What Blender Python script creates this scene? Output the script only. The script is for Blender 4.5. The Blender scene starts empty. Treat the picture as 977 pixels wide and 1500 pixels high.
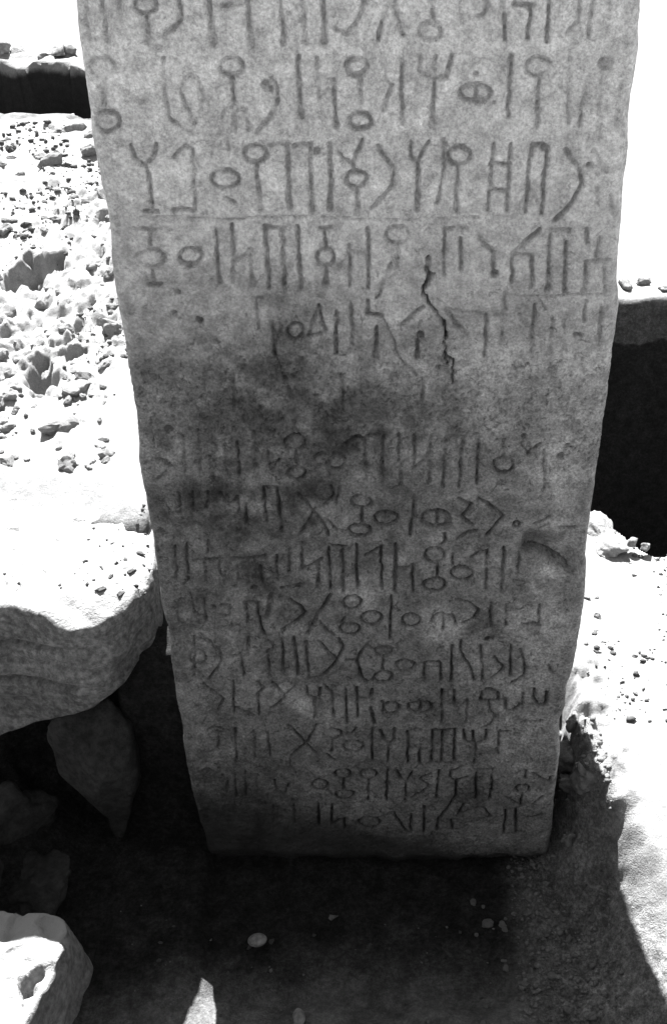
import bpy, bmesh, math, random
import numpy as np
from mathutils import Vector, Matrix

sc = bpy.context.scene
col = sc.collection
random.seed(7)
RNG = np.random.RandomState(11)

# ------------------------------------------------------------------ camera, sky, sun, exposure
cam_d = bpy.data.cameras.new("camera")
cam = bpy.data.objects.new("camera", cam_d)
col.objects.link(cam)
cam.location = (0.0, -1.146, 1.405)
cam.rotation_euler = (math.radians(90 - 35.28), 0, 0)
cam_d.sensor_width = 36
cam_d.lens = 43.2
cam_d.shift_x = -0.0663
cam_d.clip_start = 0.02
cam_d.clip_end = 800
sc.camera = cam

SUN_EL = math.radians(50)
SUN_AZ = math.radians(-11.5)          # from +Y towards +X: the sun stands behind the stone, a little to the left
world = bpy.data.worlds.new("World")
sc.world = world
world.use_nodes = True
wn = world.node_tree
wn.nodes.clear()
sky = wn.nodes.new('ShaderNodeTexSky')
sky.sky_type = 'NISHITA'
sky.sun_disc = False
sky.sun_elevation = SUN_EL
sky.sun_rotation = SUN_AZ
bw = wn.nodes.new('ShaderNodeRGBToBW')   # the photograph is black and white
bg = wn.nodes.new('ShaderNodeBackground')
bg.inputs['Strength'].default_value = 0.05
wo = wn.nodes.new('ShaderNodeOutputWorld')
wn.links.new(sky.outputs[0], bw.inputs[0])
wn.links.new(bw.outputs[0], bg.inputs[0])
wn.links.new(bg.outputs[0], wo.inputs[0])

sun_d = bpy.data.lights.new("sun", 'SUN')
sun_d.energy = 5.0
sun_d.angle = math.radians(0.5)
sun_d.color = (1, 1, 1)
sun = bpy.data.objects.new("sun", sun_d)
col.objects.link(sun)
sdir = Vector((math.sin(SUN_AZ) * math.cos(SUN_EL), math.cos(SUN_AZ) * math.cos(SUN_EL), math.sin(SUN_EL)))
sun.rotation_euler = (-sdir).to_track_quat('-Z', 'Y').to_euler()
sun.location = sdir * 20

sc.view_settings.view_transform = 'Standard'
sc.view_settings.look = 'None'
sc.view_settings.exposure = 2.68
sc.view_settings.gamma = 1
sc.view_settings.use_curve_mapping = False

# ------------------------------------------------------------------ noise
def _hash(ix, iy, iz, seed):
    h = (ix.astype(np.int64) * 374761393 + iy.astype(np.int64) * 668265263 + iz.astype(np.int64) * 2147483647 + seed * 974634777) & 0xffffffff
    h = ((h ^ (h >> 13)) * 1274126177) & 0xffffffff
    h = ((h ^ (h >> 15)) * 2246822519) & 0xffffffff
    return ((h ^ (h >> 16)) & 0xffffff) / float(0xffffff) * 2 - 1

def vnoise(x, y, z=None, seed=0):
    x = np.asarray(x, float); y = np.asarray(y, float)
    z = np.zeros_like(x) if z is None else np.asarray(z, float)
    ix, iy, iz = np.floor(x), np.floor(y), np.floor(z)
    fx, fy, fz = x - ix, y - iy, z - iz
    u, v, w = [t * t * t * (t * (t * 6 - 15) + 10) for t in (fx, fy, fz)]
    def c(a, b, d): return _hash(ix + a, iy + b, iz + d, seed)
    def pl(d):
        a = c(0, 0, d) * (1 - u) + c(1, 0, d) * u
        b = c(0, 1, d) * (1 - u) + c(1, 1, d) * u
        return a * (1 - v) + b * v
    p0 = pl(0)
    if not np.any(fz): return p0
    return p0 * (1 - w) + pl(1) * w

def fbm(x, y, z=None, oct=4, seed=0, gain=.5):
    r = 0; a = 1; n = 0; f = 1
    for i in range(oct):
        r = r + a * vnoise(np.asarray(x) * f + 17.3 * i, np.asarray(y) * f - 9.1 * i, None if z is None else np.asarray(z) * f + 5.7 * i, seed + i)
        n += a; a *= gain; f *= 2.03
    return r / n

def lumps(x, y, seed, fill=.75, sharp=.5):
    # clods side by side: every cell a dome of its own height with creases between
    x = np.asarray(x, float); y = np.asarray(y, float)
    ix, iy = np.floor(x), np.floor(y); best = np.zeros_like(x); z0 = np.zeros_like(x)
    for a in (-1, 0, 1):
        for b in (-1, 0, 1):
            cx, cy = ix + a, iy + b
            px = cx + .5 + .48 * _hash(cx, cy, z0, seed); py = cy + .5 + .48 * _hash(cx, cy, z0, seed + 1)
            k = _hash(cx, cy, z0, seed + 2) * .5 + .5; rad = .45 + .5 * (_hash(cx, cy, z0, seed + 3) * .5 + .5)
            tx, ty = _hash(cx, cy, z0, seed + 4), _hash(cx, cy, z0, seed + 5)
            al = 3.1416 * tx; ca, sa = np.cos(al), np.sin(al); ux, uy = (x - px) * ca + (y - py) * sa, (y - py) * ca - (x - px) * sa
            d2 = np.maximum(np.maximum(np.abs(ux), np.abs(uy) * (1.1 + .5 * ty)), .72 * (np.abs(ux) + np.abs(uy))) / (rad * .85)
            v = np.clip((1 - d2) * 2.6, 0, 1) ** sharp * (.35 + .65 * k) * (1 + .55 * (tx * ux + ty * uy) / rad) * (d2 < 1)
            best = np.maximum(best, np.where(k < fill, v, 0))
    return best

def sst(a, b, x):
    t = np.clip((np.asarray(x, float) - a) / (b - a), 0, 1)
    return t * t * (3 - 2 * t)

def mix(a, b, t): return a * (1 - t) + b * t

# ------------------------------------------------------------------ object helpers
def mesh_obj(name, co, faces, mat, parent=None, smooth=True):
    me = bpy.data.meshes.new(name)
    co = np.asarray(co, np.float32)
    if isinstance(faces, np.ndarray):
        n, k = faces.shape
        me.vertices.add(len(co)); me.vertices.foreach_set('co', co.ravel())
        me.loops.add(n * k); me.loops.foreach_set('vertex_index', faces.ravel().astype(np.int32))
        me.polygons.add(n); me.polygons.foreach_set('loop_start', np.arange(0, n * k, k, dtype=np.int32))
        me.update(calc_edges=True)
    else:
        me.from_pydata([tuple(v) for v in co], [], faces); me.update()
    me.validate()
    if smooth: me.polygons.foreach_set('use_smooth', np.ones(len(me.polygons), bool))
    if mat: me.materials.append(mat)
    o = bpy.data.objects.new(name, me); col.objects.link(o)
    if parent: o.parent = parent
    return o

def grid_faces(nr, nc, wrap=False):
    i = np.arange(nr - 1)[:, None]; j = np.arange(nc if wrap else nc - 1)[None, :]
    a = i * nc + j; b = i * nc + (j + 1) % nc
    return np.stack([a, b, b + nc, a + nc], -1).reshape(-1, 4)

def attr(o, name, vals):
    a = o.data.attributes.new(name, 'FLOAT', 'POINT'); a.data.foreach_set('value', np.asarray(vals, np.float32).ravel())

def tag(o, label=None, cat=None, group=None, kind=None):
    if label: o['label'] = label
    if cat: o['category'] = cat
    if group: o['group'] = group
    if kind: o['kind'] = kind
    return o

# ------------------------------------------------------------------ materials (all neutral grey: a monochrome photograph)
class NT:
    def __init__(s, name):
        s.m = bpy.data.materials.new(name); s.m.use_nodes = True; s.t = s.m.node_tree; s.b = s.t.nodes['Principled BSDF']
        s.b.inputs['Specular IOR Level'].default_value = .15; s.b.inputs['Roughness'].default_value = .95
        s.tc = s.t.nodes.new('ShaderNodeTexCoord').outputs['Object']
    def n(s, typ, **k):
        n = s.t.nodes.new(typ)
        for a, v in k.items(): setattr(n, a, v)
        return n
    def put(s, sock, v):
        if hasattr(v, 'is_linked'): s.t.links.new(v, sock)
        else: sock.default_value = v
    def noise(s, scale, detail=4, rough=.6, dist=0, vec=None):
        n = s.n('ShaderNodeTexNoise'); s.put(n.inputs['Vector'], vec or s.tc)
        n.inputs['Scale'].default_value = scale; n.inputs['Detail'].default_value = detail
        n.inputs['Roughness'].default_value = rough; n.inputs['Distortion'].default_value = dist
        return n.outputs['Fac']
    def voro(s, scale, feat='F1'):
        n = s.n('ShaderNodeTexVoronoi', feature=feat); s.put(n.inputs['Vector'], s.tc); n.inputs['Scale'].default_value = scale
        return n.outputs['Distance']
    def ramp(s, v, a, b, lo=0., hi=1.):
        n = s.n('ShaderNodeMapRange', interpolation_type='SMOOTHSTEP'); s.put(n.inputs[0], v)
        for i, q in enumerate((a, b, lo, hi)): n.inputs[i + 1].default_value = q
        return n.outputs[0]
    def math(s, op, a, b=0.):
        n = s.n('ShaderNodeMath', operation=op); s.put(n.inputs[0], a); s.put(n.inputs[1], b); return n.outputs[0]
    def mixv(s, a, b, f):
        n = s.n('ShaderNodeMix', data_type='FLOAT'); s.put(n.inputs[0], f); s.put(n.inputs[2], a); s.put(n.inputs[3], b); return n.outputs[0]
    def attr(s, name): return s.n('ShaderNodeAttribute', attribute_name=name).outputs['Fac']
    def done(s, val, bump=None, strength=.5, dist=.003):
        c = s.n('ShaderNodeCombineColor')
        for i in range(3): s.put(c.inputs[i], val)
        s.t.links.new(c.outputs[0], s.b.inputs['Base Color'])
        if bump is not None:
            b = s.n('ShaderNodeBump'); s.put(b.inputs['Strength'], strength); b.inputs['Distance'].default_value = dist
            s.put(b.inputs['Height'], bump); s.t.links.new(b.outputs[0], s.b.inputs['Normal'])
        return s.m

def stele_mat():
    k = NT('weathered_limestone')
    sep = k.n('ShaderNodeSeparateXYZ'); k.put(sep.inputs[0], k.tc)
    # a dark stain with a ragged edge across the worn middle; paler top paints in sky light
    wob = k.math('MULTIPLY', k.math('SUBTRACT', k.noise(5, 4, .6), .5), .35)
    zz = k.math('ADD', sep.outputs[2], wob)
    xx = k.math('ADD', sep.outputs[0], k.math('MULTIPLY', k.math('SUBTRACT', k.noise(6, 3), .5), .2))
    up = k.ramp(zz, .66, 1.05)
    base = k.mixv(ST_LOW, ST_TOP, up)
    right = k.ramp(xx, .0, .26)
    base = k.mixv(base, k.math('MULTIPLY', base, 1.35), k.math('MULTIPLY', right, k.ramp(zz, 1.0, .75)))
    ex = k.math('DIVIDE', k.math('ADD', xx, .12), .26); ez = k.math('DIVIDE', k.math('SUBTRACT', zz, .70), .15)
    rr = k.math('SQRT', k.math('ADD', k.math('MULTIPLY', ex, ex), k.math('MULTIPLY', ez, ez)))
    stain = k.ramp(rr, 1.25, .3)
        # mottling and grain
    mott = k.mixv(k.ramp(k.noise(16, 5, .65, .4), .3, .7, .68, 1.30), k.ramp(k.noise(16, 5, .65, .4), .3, .7, .84, 1.14), up)
    mott2 = k.ramp(k.noise(60, 5, .7), .3, .7, .74, 1.25)
    grain = k.mixv(k.ramp(k.noise(340, 3, .8), .3, .7, .62, 1.36), k.ramp(k.noise(260, 4, .85), .3, .7, .66, 1.30), up)
    base = k.math('MULTIPLY', base, k.math('MULTIPLY', mott, k.math('MULTIPLY', mott2, grain)))
    dark = k.ramp(k.noise(80, 5, .75, .8), .56, .66)
    base = k.math('MULTIPLY', base, k.mixv(1., .45, k.math('MULTIPLY', dark, k.mixv(1., .45, up))))
    pale = k.ramp(k.noise(24, 5, .7, .8), .62, .74)
    base = k.math('MULTIPLY', base, k.mixv(1., 1.45, k.math('MULTIPLY', pale, .7)))
    # earth packed in the carved strokes and cracks, their shade painted in too
    base = k.math('MULTIPLY', base, k.mixv(1., k.mixv(.45, .54, up), k.math('MULTIPLY', k.attr('carved'), k.ramp(k.noise(70, 4, .7), .3, .6, .45, 1.))))
    soil = k.ramp(k.math('ADD', k.math('ADD', sep.outputs[2], k.math('MULTIPLY', k.noise(12, 4), .12)), k.ramp(sep.outputs[0], -.25, .14, -.105, .02)), .12, .02)  # foot darkened, higher on the left: shadow put into the colour
    base = k.mixv(base, .03, k.math('MULTIPLY', soil, .9))  # soil here is the mask of the shadow painted at the foot
    base = k.math('MULTIPLY', base, k.attr('tone'))
    bump = k.math('ADD', k.noise(220, 4, .7), k.math('MULTIPLY', k.noise(60, 4, .65), 1.2))
    return k.done(base, bump, .8, .0045)

def soil_mat(name, dry, painted_shade, attr_name=None):
    k = NT(name)
    v = dry
    if attr_name:                                               # shade painted into the soil colour: trench depths, pit floor, gap
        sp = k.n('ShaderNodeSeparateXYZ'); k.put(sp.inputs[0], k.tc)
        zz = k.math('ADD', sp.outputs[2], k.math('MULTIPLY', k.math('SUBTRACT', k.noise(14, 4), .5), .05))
        lay = k.math('MULTIPLY', k.ramp(k.math('SUBTRACT', zz, k.attr('shade_line')), .012, -.012), k.attr('trench'))
        v = k.mixv(dry, painted_shade, k.math('MAXIMUM', k.attr(attr_name), lay))
    m1 = k.ramp(k.noise(7, 5, .6), .3, .7, .88, 1.12)
    m2 = k.ramp(k.noise(70, 5, .7), .3, .7, .82, 1.18)
    m3 = k.ramp(k.noise(420, 3, .7), .3, .7, .82, 1.18)
    v = k.math('MULTIPLY', v, k.math('MULTIPLY', m1, k.math('MULTIPLY', m2, m3)))
    bump = k.math('ADD', k.noise(110, 6, .7), k.math('MULTIPLY', k.noise(450, 3, .7), .5))
    if attr_name:
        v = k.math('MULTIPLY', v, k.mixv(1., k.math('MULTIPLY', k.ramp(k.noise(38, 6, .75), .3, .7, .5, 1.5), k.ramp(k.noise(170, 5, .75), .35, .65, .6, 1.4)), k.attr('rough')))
        return k.done(v, bump, k.mixv(.28, 1., k.attr('rough')), .010)
    return k.done(v, bump, .6, .005)

def rock_mat(name, val, strata=False, dust=None, dust_z=0.):
    k = NT(name)
    m1 = k.ramp(k.noise(9, 5, .6), .3, .7, .75, 1.25)
    m2 = k.ramp(k.noise(90, 5, .7), .3, .7, .6, 1.4)
    v = k.math('MULTIPLY', val, k.math('MULTIPLY', m1, m2))
    if strata:
        mp = k.n('ShaderNodeMapping'); k.put(mp.inputs['Vector'], k.tc); mp.inputs['Scale'].default_value = (2.5, 2.5, 26)
        s = k.noise(2.2, 6, .7, .3, mp.outputs[0]); v = k.math('MULTIPLY', v, k.ramp(s, .35, .65, .88, 1.12)); v = k.math('MULTIPLY', v, k.ramp(k.noise(120, 6, .8, .2), .32, .7, .6, 1.4))
    if dust:                                                     # wind-blown sand lying on faces that look up
        g = k.n('ShaderNodeNewGeometry'); sp = k.n('ShaderNodeSeparateXYZ'); k.put(sp.inputs[0], g.outputs['Normal'])
        up = k.ramp(k.math('ADD', sp.outputs[2], k.math('MULTIPLY', k.math('SUBTRACT', k.noise(30, 4), .5), .5)), .62, .85)
        sz = k.n('ShaderNodeSeparateXYZ'); k.put(sz.inputs[0], k.tc)
        v = k.mixv(v, dust, k.math('MULTIPLY', up, k.ramp(sz.outputs[2], dust_z, dust_z + .02)))
    bump = k.math('ADD', k.noise(60, 6, .7), k.math('MULTIPLY', k.noise(300, 3, .7), .5))
    return k.done(v, bump, .7, .006)

ST_TOP, ST_LOW = .47, .165
DRY, PAINTED_SHADE = .185, .02  # second value is the soil colour where shade is painted in
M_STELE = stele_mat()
M_GROUND = soil_mat('dry_soil_painted_shade', DRY, PAINTED_SHADE, 'painted_shade')
M_CLOD = soil_mat('pale_clod', .185, .05)
M_CLODD = soil_mat('dark_clod', .07, .05)  # dark tone lets grit and crumbs read as small shadows
M_CLODM = soil_mat('dull_clod', .13, .05)
M_SLAB = rock_mat('bedded_sandstone', .135, True, .24, .35)
M_STONE = rock_mat('rough_sandstone', .17, False, .24, .02)
M_DARK = rock_mat('dark_rock', .028)  # one even dark tone for the rubble
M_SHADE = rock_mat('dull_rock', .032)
M_PEB = rock_mat('smooth_pebble', .2)

# ------------------------------------------------------------------ ground: one sheet, pit and trenches included
def ground_h(x, y, detail=True):
    n1 = fbm(x * 3, y * 3, oct=3, seed=1); n2 = fbm(x * 11, y * 11, oct=4, seed=5)
    n3 = fbm(x * 38, y * 38, oct=4, seed=9)
    floor = -.035 + .008 * n1 + .006 * n2
    floor = floor + .10 * sst(-.42, -.62, x + .05 * n2) * sst(-.25, .0, y) * (1 + .6 * n2)
    # hollow dug out under the front edge of the stone
    floor = floor - (.125 + .03 * n1 + .02 * n2) * sst(-.25, -.06, y + .03 * n2 + .03 * n1) * sst(.22, .12, y) * sst(.20, .09, x + .03 * n2) * sst(-.27, -.19, x + .03 * n1)
    # rough bank on the right of the stone
    R = sst(mix(.205, .225, sst(.05, -.15, y)), mix(.265, .40, sst(.08, -.20, y)), x + .012 * n2 + .010 * n1)
    zr = .035 + .105 * sst(-.38, .13, y) - .045 * sst(.2, .6, y)
    rough_r = sst(.17, .22, x) * sst(.34, .27, x) * sst(.3, .2, y)
    right = zr + .005 * n2 * sst(.34, .26, x) + .008 * n1
    h = mix(floor, right, R) + rough_r * (.009 * n2 + .012 * n3 * sst(-.1, .02, y) + .006 * n3)
    # left: undercut bank under the slab, then the spoil slope
    edge = mix(-.345, -.03, sst(.385, .52, y))
    Lx = sst(edge + .016, edge - .006, x + .010 * n2)
    ramp = sst(.10, .27, y + .02 * n2)
    top = .405 + .085 * np.clip((y - .25) / 1.45, 0, 2) + .012 * n1 * sst(.3, .6, y)
    bank = mix(floor, np.minimum(top, .395), ramp)
    bank = mix(bank, top + .008, sst(.27, .36, y + .015 * n2 + .05 * sst(-.45, -.33, x)))
    h = mix(h, bank, Lx)
    h = np.maximum(h, -.05 + .345 * sst(.055, .10, y) * sst(.19, .15, y) * sst(-.245, -.285, x) * sst(-.42, -.38, x) + .01 * n2)  # earth fill added in the gap to block a sliver of sun
    far = sst(.9, 2.2, y) * sst(.1, .5, x)
    h = h + far * .02
    # rest of the dig, behind the camera and to the sides; unseen near bank moved in to block light
    rim = np.maximum(sst(-.46, -.80, y + .03 * n2 + .02 * n1), np.maximum(sst(1.1, 1.7, x), sst(-1.2, -1.7, x) * sst(.2, -.2, y)))
    h = mix(h, .42 + .03 * n1, rim)
    # rough surfaces
    spoil = Lx * sst(.30, .42, y)
    sun_r = R * sst(-.6, 0, y)
    smooth_r = sst(-.45, -.37, x + .20 * (y - .4) + .04 * n1) * sst(.2, .5, y)      # finer sand next to the stone
    amp = spoil * mix(1., .25, smooth_r) * sst(.30, .42, y + .08 * n1)
    wx = x + .012 * n2 + .004 * n3; wy = y + .014 * n1 + .005 * n3
    reg = np.clip(.55 + 1.5 * fbm(x * 3.4, y * 2.6, oct=2, seed=40), 0, 1.3)
    h = h + amp * (.010 * n2 + .005 * n3 + reg * (.018 * lumps(wx * 21, wy * 15, 71, .5) + .011 * lumps(wx * 48, wy * 36, 81, .6) + .006 * lumps(wx * 110, wy * 90, 91, .6)) - .01)
    band = R * (1 - Lx) * sst(.52, .40, x + .05 * n2) * sst(.55, .35, y + .08 * n1) * np.clip(.4 + 1.6 * n1 + .8 * n2, 0, 1)
    shade_r = sst(.10, .2, x) * sst(.31, .25, x - .12 * sst(-.05, -.3, y)) * sst(.25, .05, y) * (1 - Lx)
    h = h + np.maximum(band * .55, shade_r * .8) * (0.005 * lumps(wx * 30, wy * 26, 94, .4) + .007 * lumps(wx * 70, wy * 60, 95, .5) + .004 * lumps(wx * 120, wy * 100, 97, .6) + .004 * n3)
    pit = sst(.15, .0, x) * sst(.1, -.05, y) * sst(-.5, -.4, y)
    h = h + pit * (.003 * lumps(wx * 60, wy * 50, 99, .35) + .002 * n3)
    return h, R, Lx, spoil, amp, n1, n2, n3

def hole_depth(x, y, amp, Rr):
    d = 0
    for (hx, hy, rx, ry, dp) in HOLES:
        if dp:
            rr = np.sqrt(((x - hx) / rx) ** 2 + ((y - hy) / ry) ** 2) + .35 * vnoise(x * 45, y * 45, seed=50)
            d = d + sst(1.15, .55, rr) * dp * (1 + .5 * vnoise(x * 60, y * 60, seed=53))
    return d

HOLES = [(-.70, .97, .035, .060, .09), (-.655, 1.03, .02, .045, .05), (-.55, .70, .018, .035, .04), (-.60, .64, .02, .05, .04), (-.58, .60, .02, .03, .035),
         (-.645, .54, .014, .03, .03), (-.70, .38, .012, .03, .03), (-.345, .21, .0, .0, 0)]

def build_ground():
    xs = np.concatenate([-np.geomspace(60, 1.3, 14), np.arange(-1.25, -.78, .02), np.arange(-.78, .56, .0036), np.arange(.56, .9, .01), np.geomspace(.95, 60, 16)])
    ys = np.concatenate([-np.geomspace(60, .75, 22), np.arange(-.72, -.42, .02), np.arange(-.42, .78, .0036), np.arange(.78, 1.30, .0055), np.arange(1.30, 2.3, .008), np.geomspace(2.35, 400, 26)])
    X, Y = np.meshgrid(xs, ys)
    wx = X + .008 * vnoise(X * 14, Y * 14, seed=61); wy = Y + .008 * vnoise(X * 9, Y * 9, seed=62)
    h, R, Lx, spoil, amp, n1, n2, n3 = ground_h(X, Y)
    Z = h - hole_depth(X, Y, amp, R * (1 - Lx))
    # trench behind the stone on the right: near lip runs back towards the stone
    near = .575 + .115 * sst(.46, .34, wx) - .03 * sst(.5, 1.2, wx) + .02 * n2
    T1 = sst(near - .008, near + .012, wy) * sst(.06, .10, wx) * sst(2.2, 2.1, wx)
    farz = sst(1.545, 1.60, wy + .02 * n1 + .015 * n2)                      # sloping lip of the far side
    depth1 = -.85
    zt = mix(depth1, Z, sst(1.53, 1.545, wy + .02 * n1)) * 1.0
    zt = np.where(wy + .02 * n1 > 1.545, mix(.01 + .03 * n2 + .012 * n3, Z, farz), mix(depth1, .01 + .015 * n2, sst(1.525, 1.545, wy + .02 * n1)))
    Z = mix(Z, zt, T1)
    # trench across the far end of the spoil slope, left
    near2 = 1.755 + .03 * n1 + .035 * n2 + .01 * n3; far2 = 2.10 + .06 * n1 + .04 * n2
    T2 = sst(near2 - .012, near2 + .012, wy) * sst(far2 + .014, far2 - .014, wy) * sst(.0, -.08, wx)
    Z2 = Z - .75
    Z = mix(Z, Z2, T2)
    painted_shade = np.zeros_like(Z)  # painted shade mask: pit floor, stone foot, gap, bank under the slab
    painted_shade = np.maximum(painted_shade, sst(-.42, -.5, Y) * sst(.40, .33, Z + .02 * n2) * .9)  # unseen near bank darkened to cut its bounce light
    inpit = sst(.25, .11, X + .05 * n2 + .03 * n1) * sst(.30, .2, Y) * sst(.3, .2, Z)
    painted_shade = np.maximum(painted_shade, inpit * (.74 - .16 * sst(-.14, -.24, Y) + .3 * n2 + .12 * sst(-.30, -.38, X) + .35 * sst(-.22, -.06, Y)))
    painted_shade = np.maximum(painted_shade, sst(.0, .06, Y + .02 * n2) * sst(.3, .2, Y) * sst(.1, .0, X))
    painted_shade = np.maximum(painted_shade, sst(-.30, -.42, X + .05 * n2) * sst(-.12, .10, Y + .05 * n2) * sst(.29, .24, Y) * .97)
    shade_line = np.where(Y > 1.7, .498, .02)  # height below which trench soil is painted dark as shade
    trench = np.maximum(sst(.3, .34, X + .0 * Y) * sst(.45, .5, Y) * sst(1.69, 1.66, Y), sst(1.71, 1.73, Y) * sst(.0, -.06, X))
    P = np.stack([X, Y, Z], -1).reshape(-1, 3)
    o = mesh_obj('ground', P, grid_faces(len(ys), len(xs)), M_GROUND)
    painted_shade = np.maximum(painted_shade, .72 * T1 * sst(.98, .9, farz))
    attr(o, 'painted_shade', np.clip(painted_shade, 0, 1)); attr(o, 'shade_line', shade_line); attr(o, 'trench', trench)
    attr(o, 'rough', np.clip(np.maximum(painted_shade, sst(.10, .2, X) * sst(.33, .26, X - .10 * sst(-.05, -.3, Y) + .02 * n2) * sst(.2, .0, Y)), 0, 1))
    tag(o, 'pale dug soil with the dark pit floor and trenches round the inscribed stone', 'ground', kind='structure')
    return o

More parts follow.
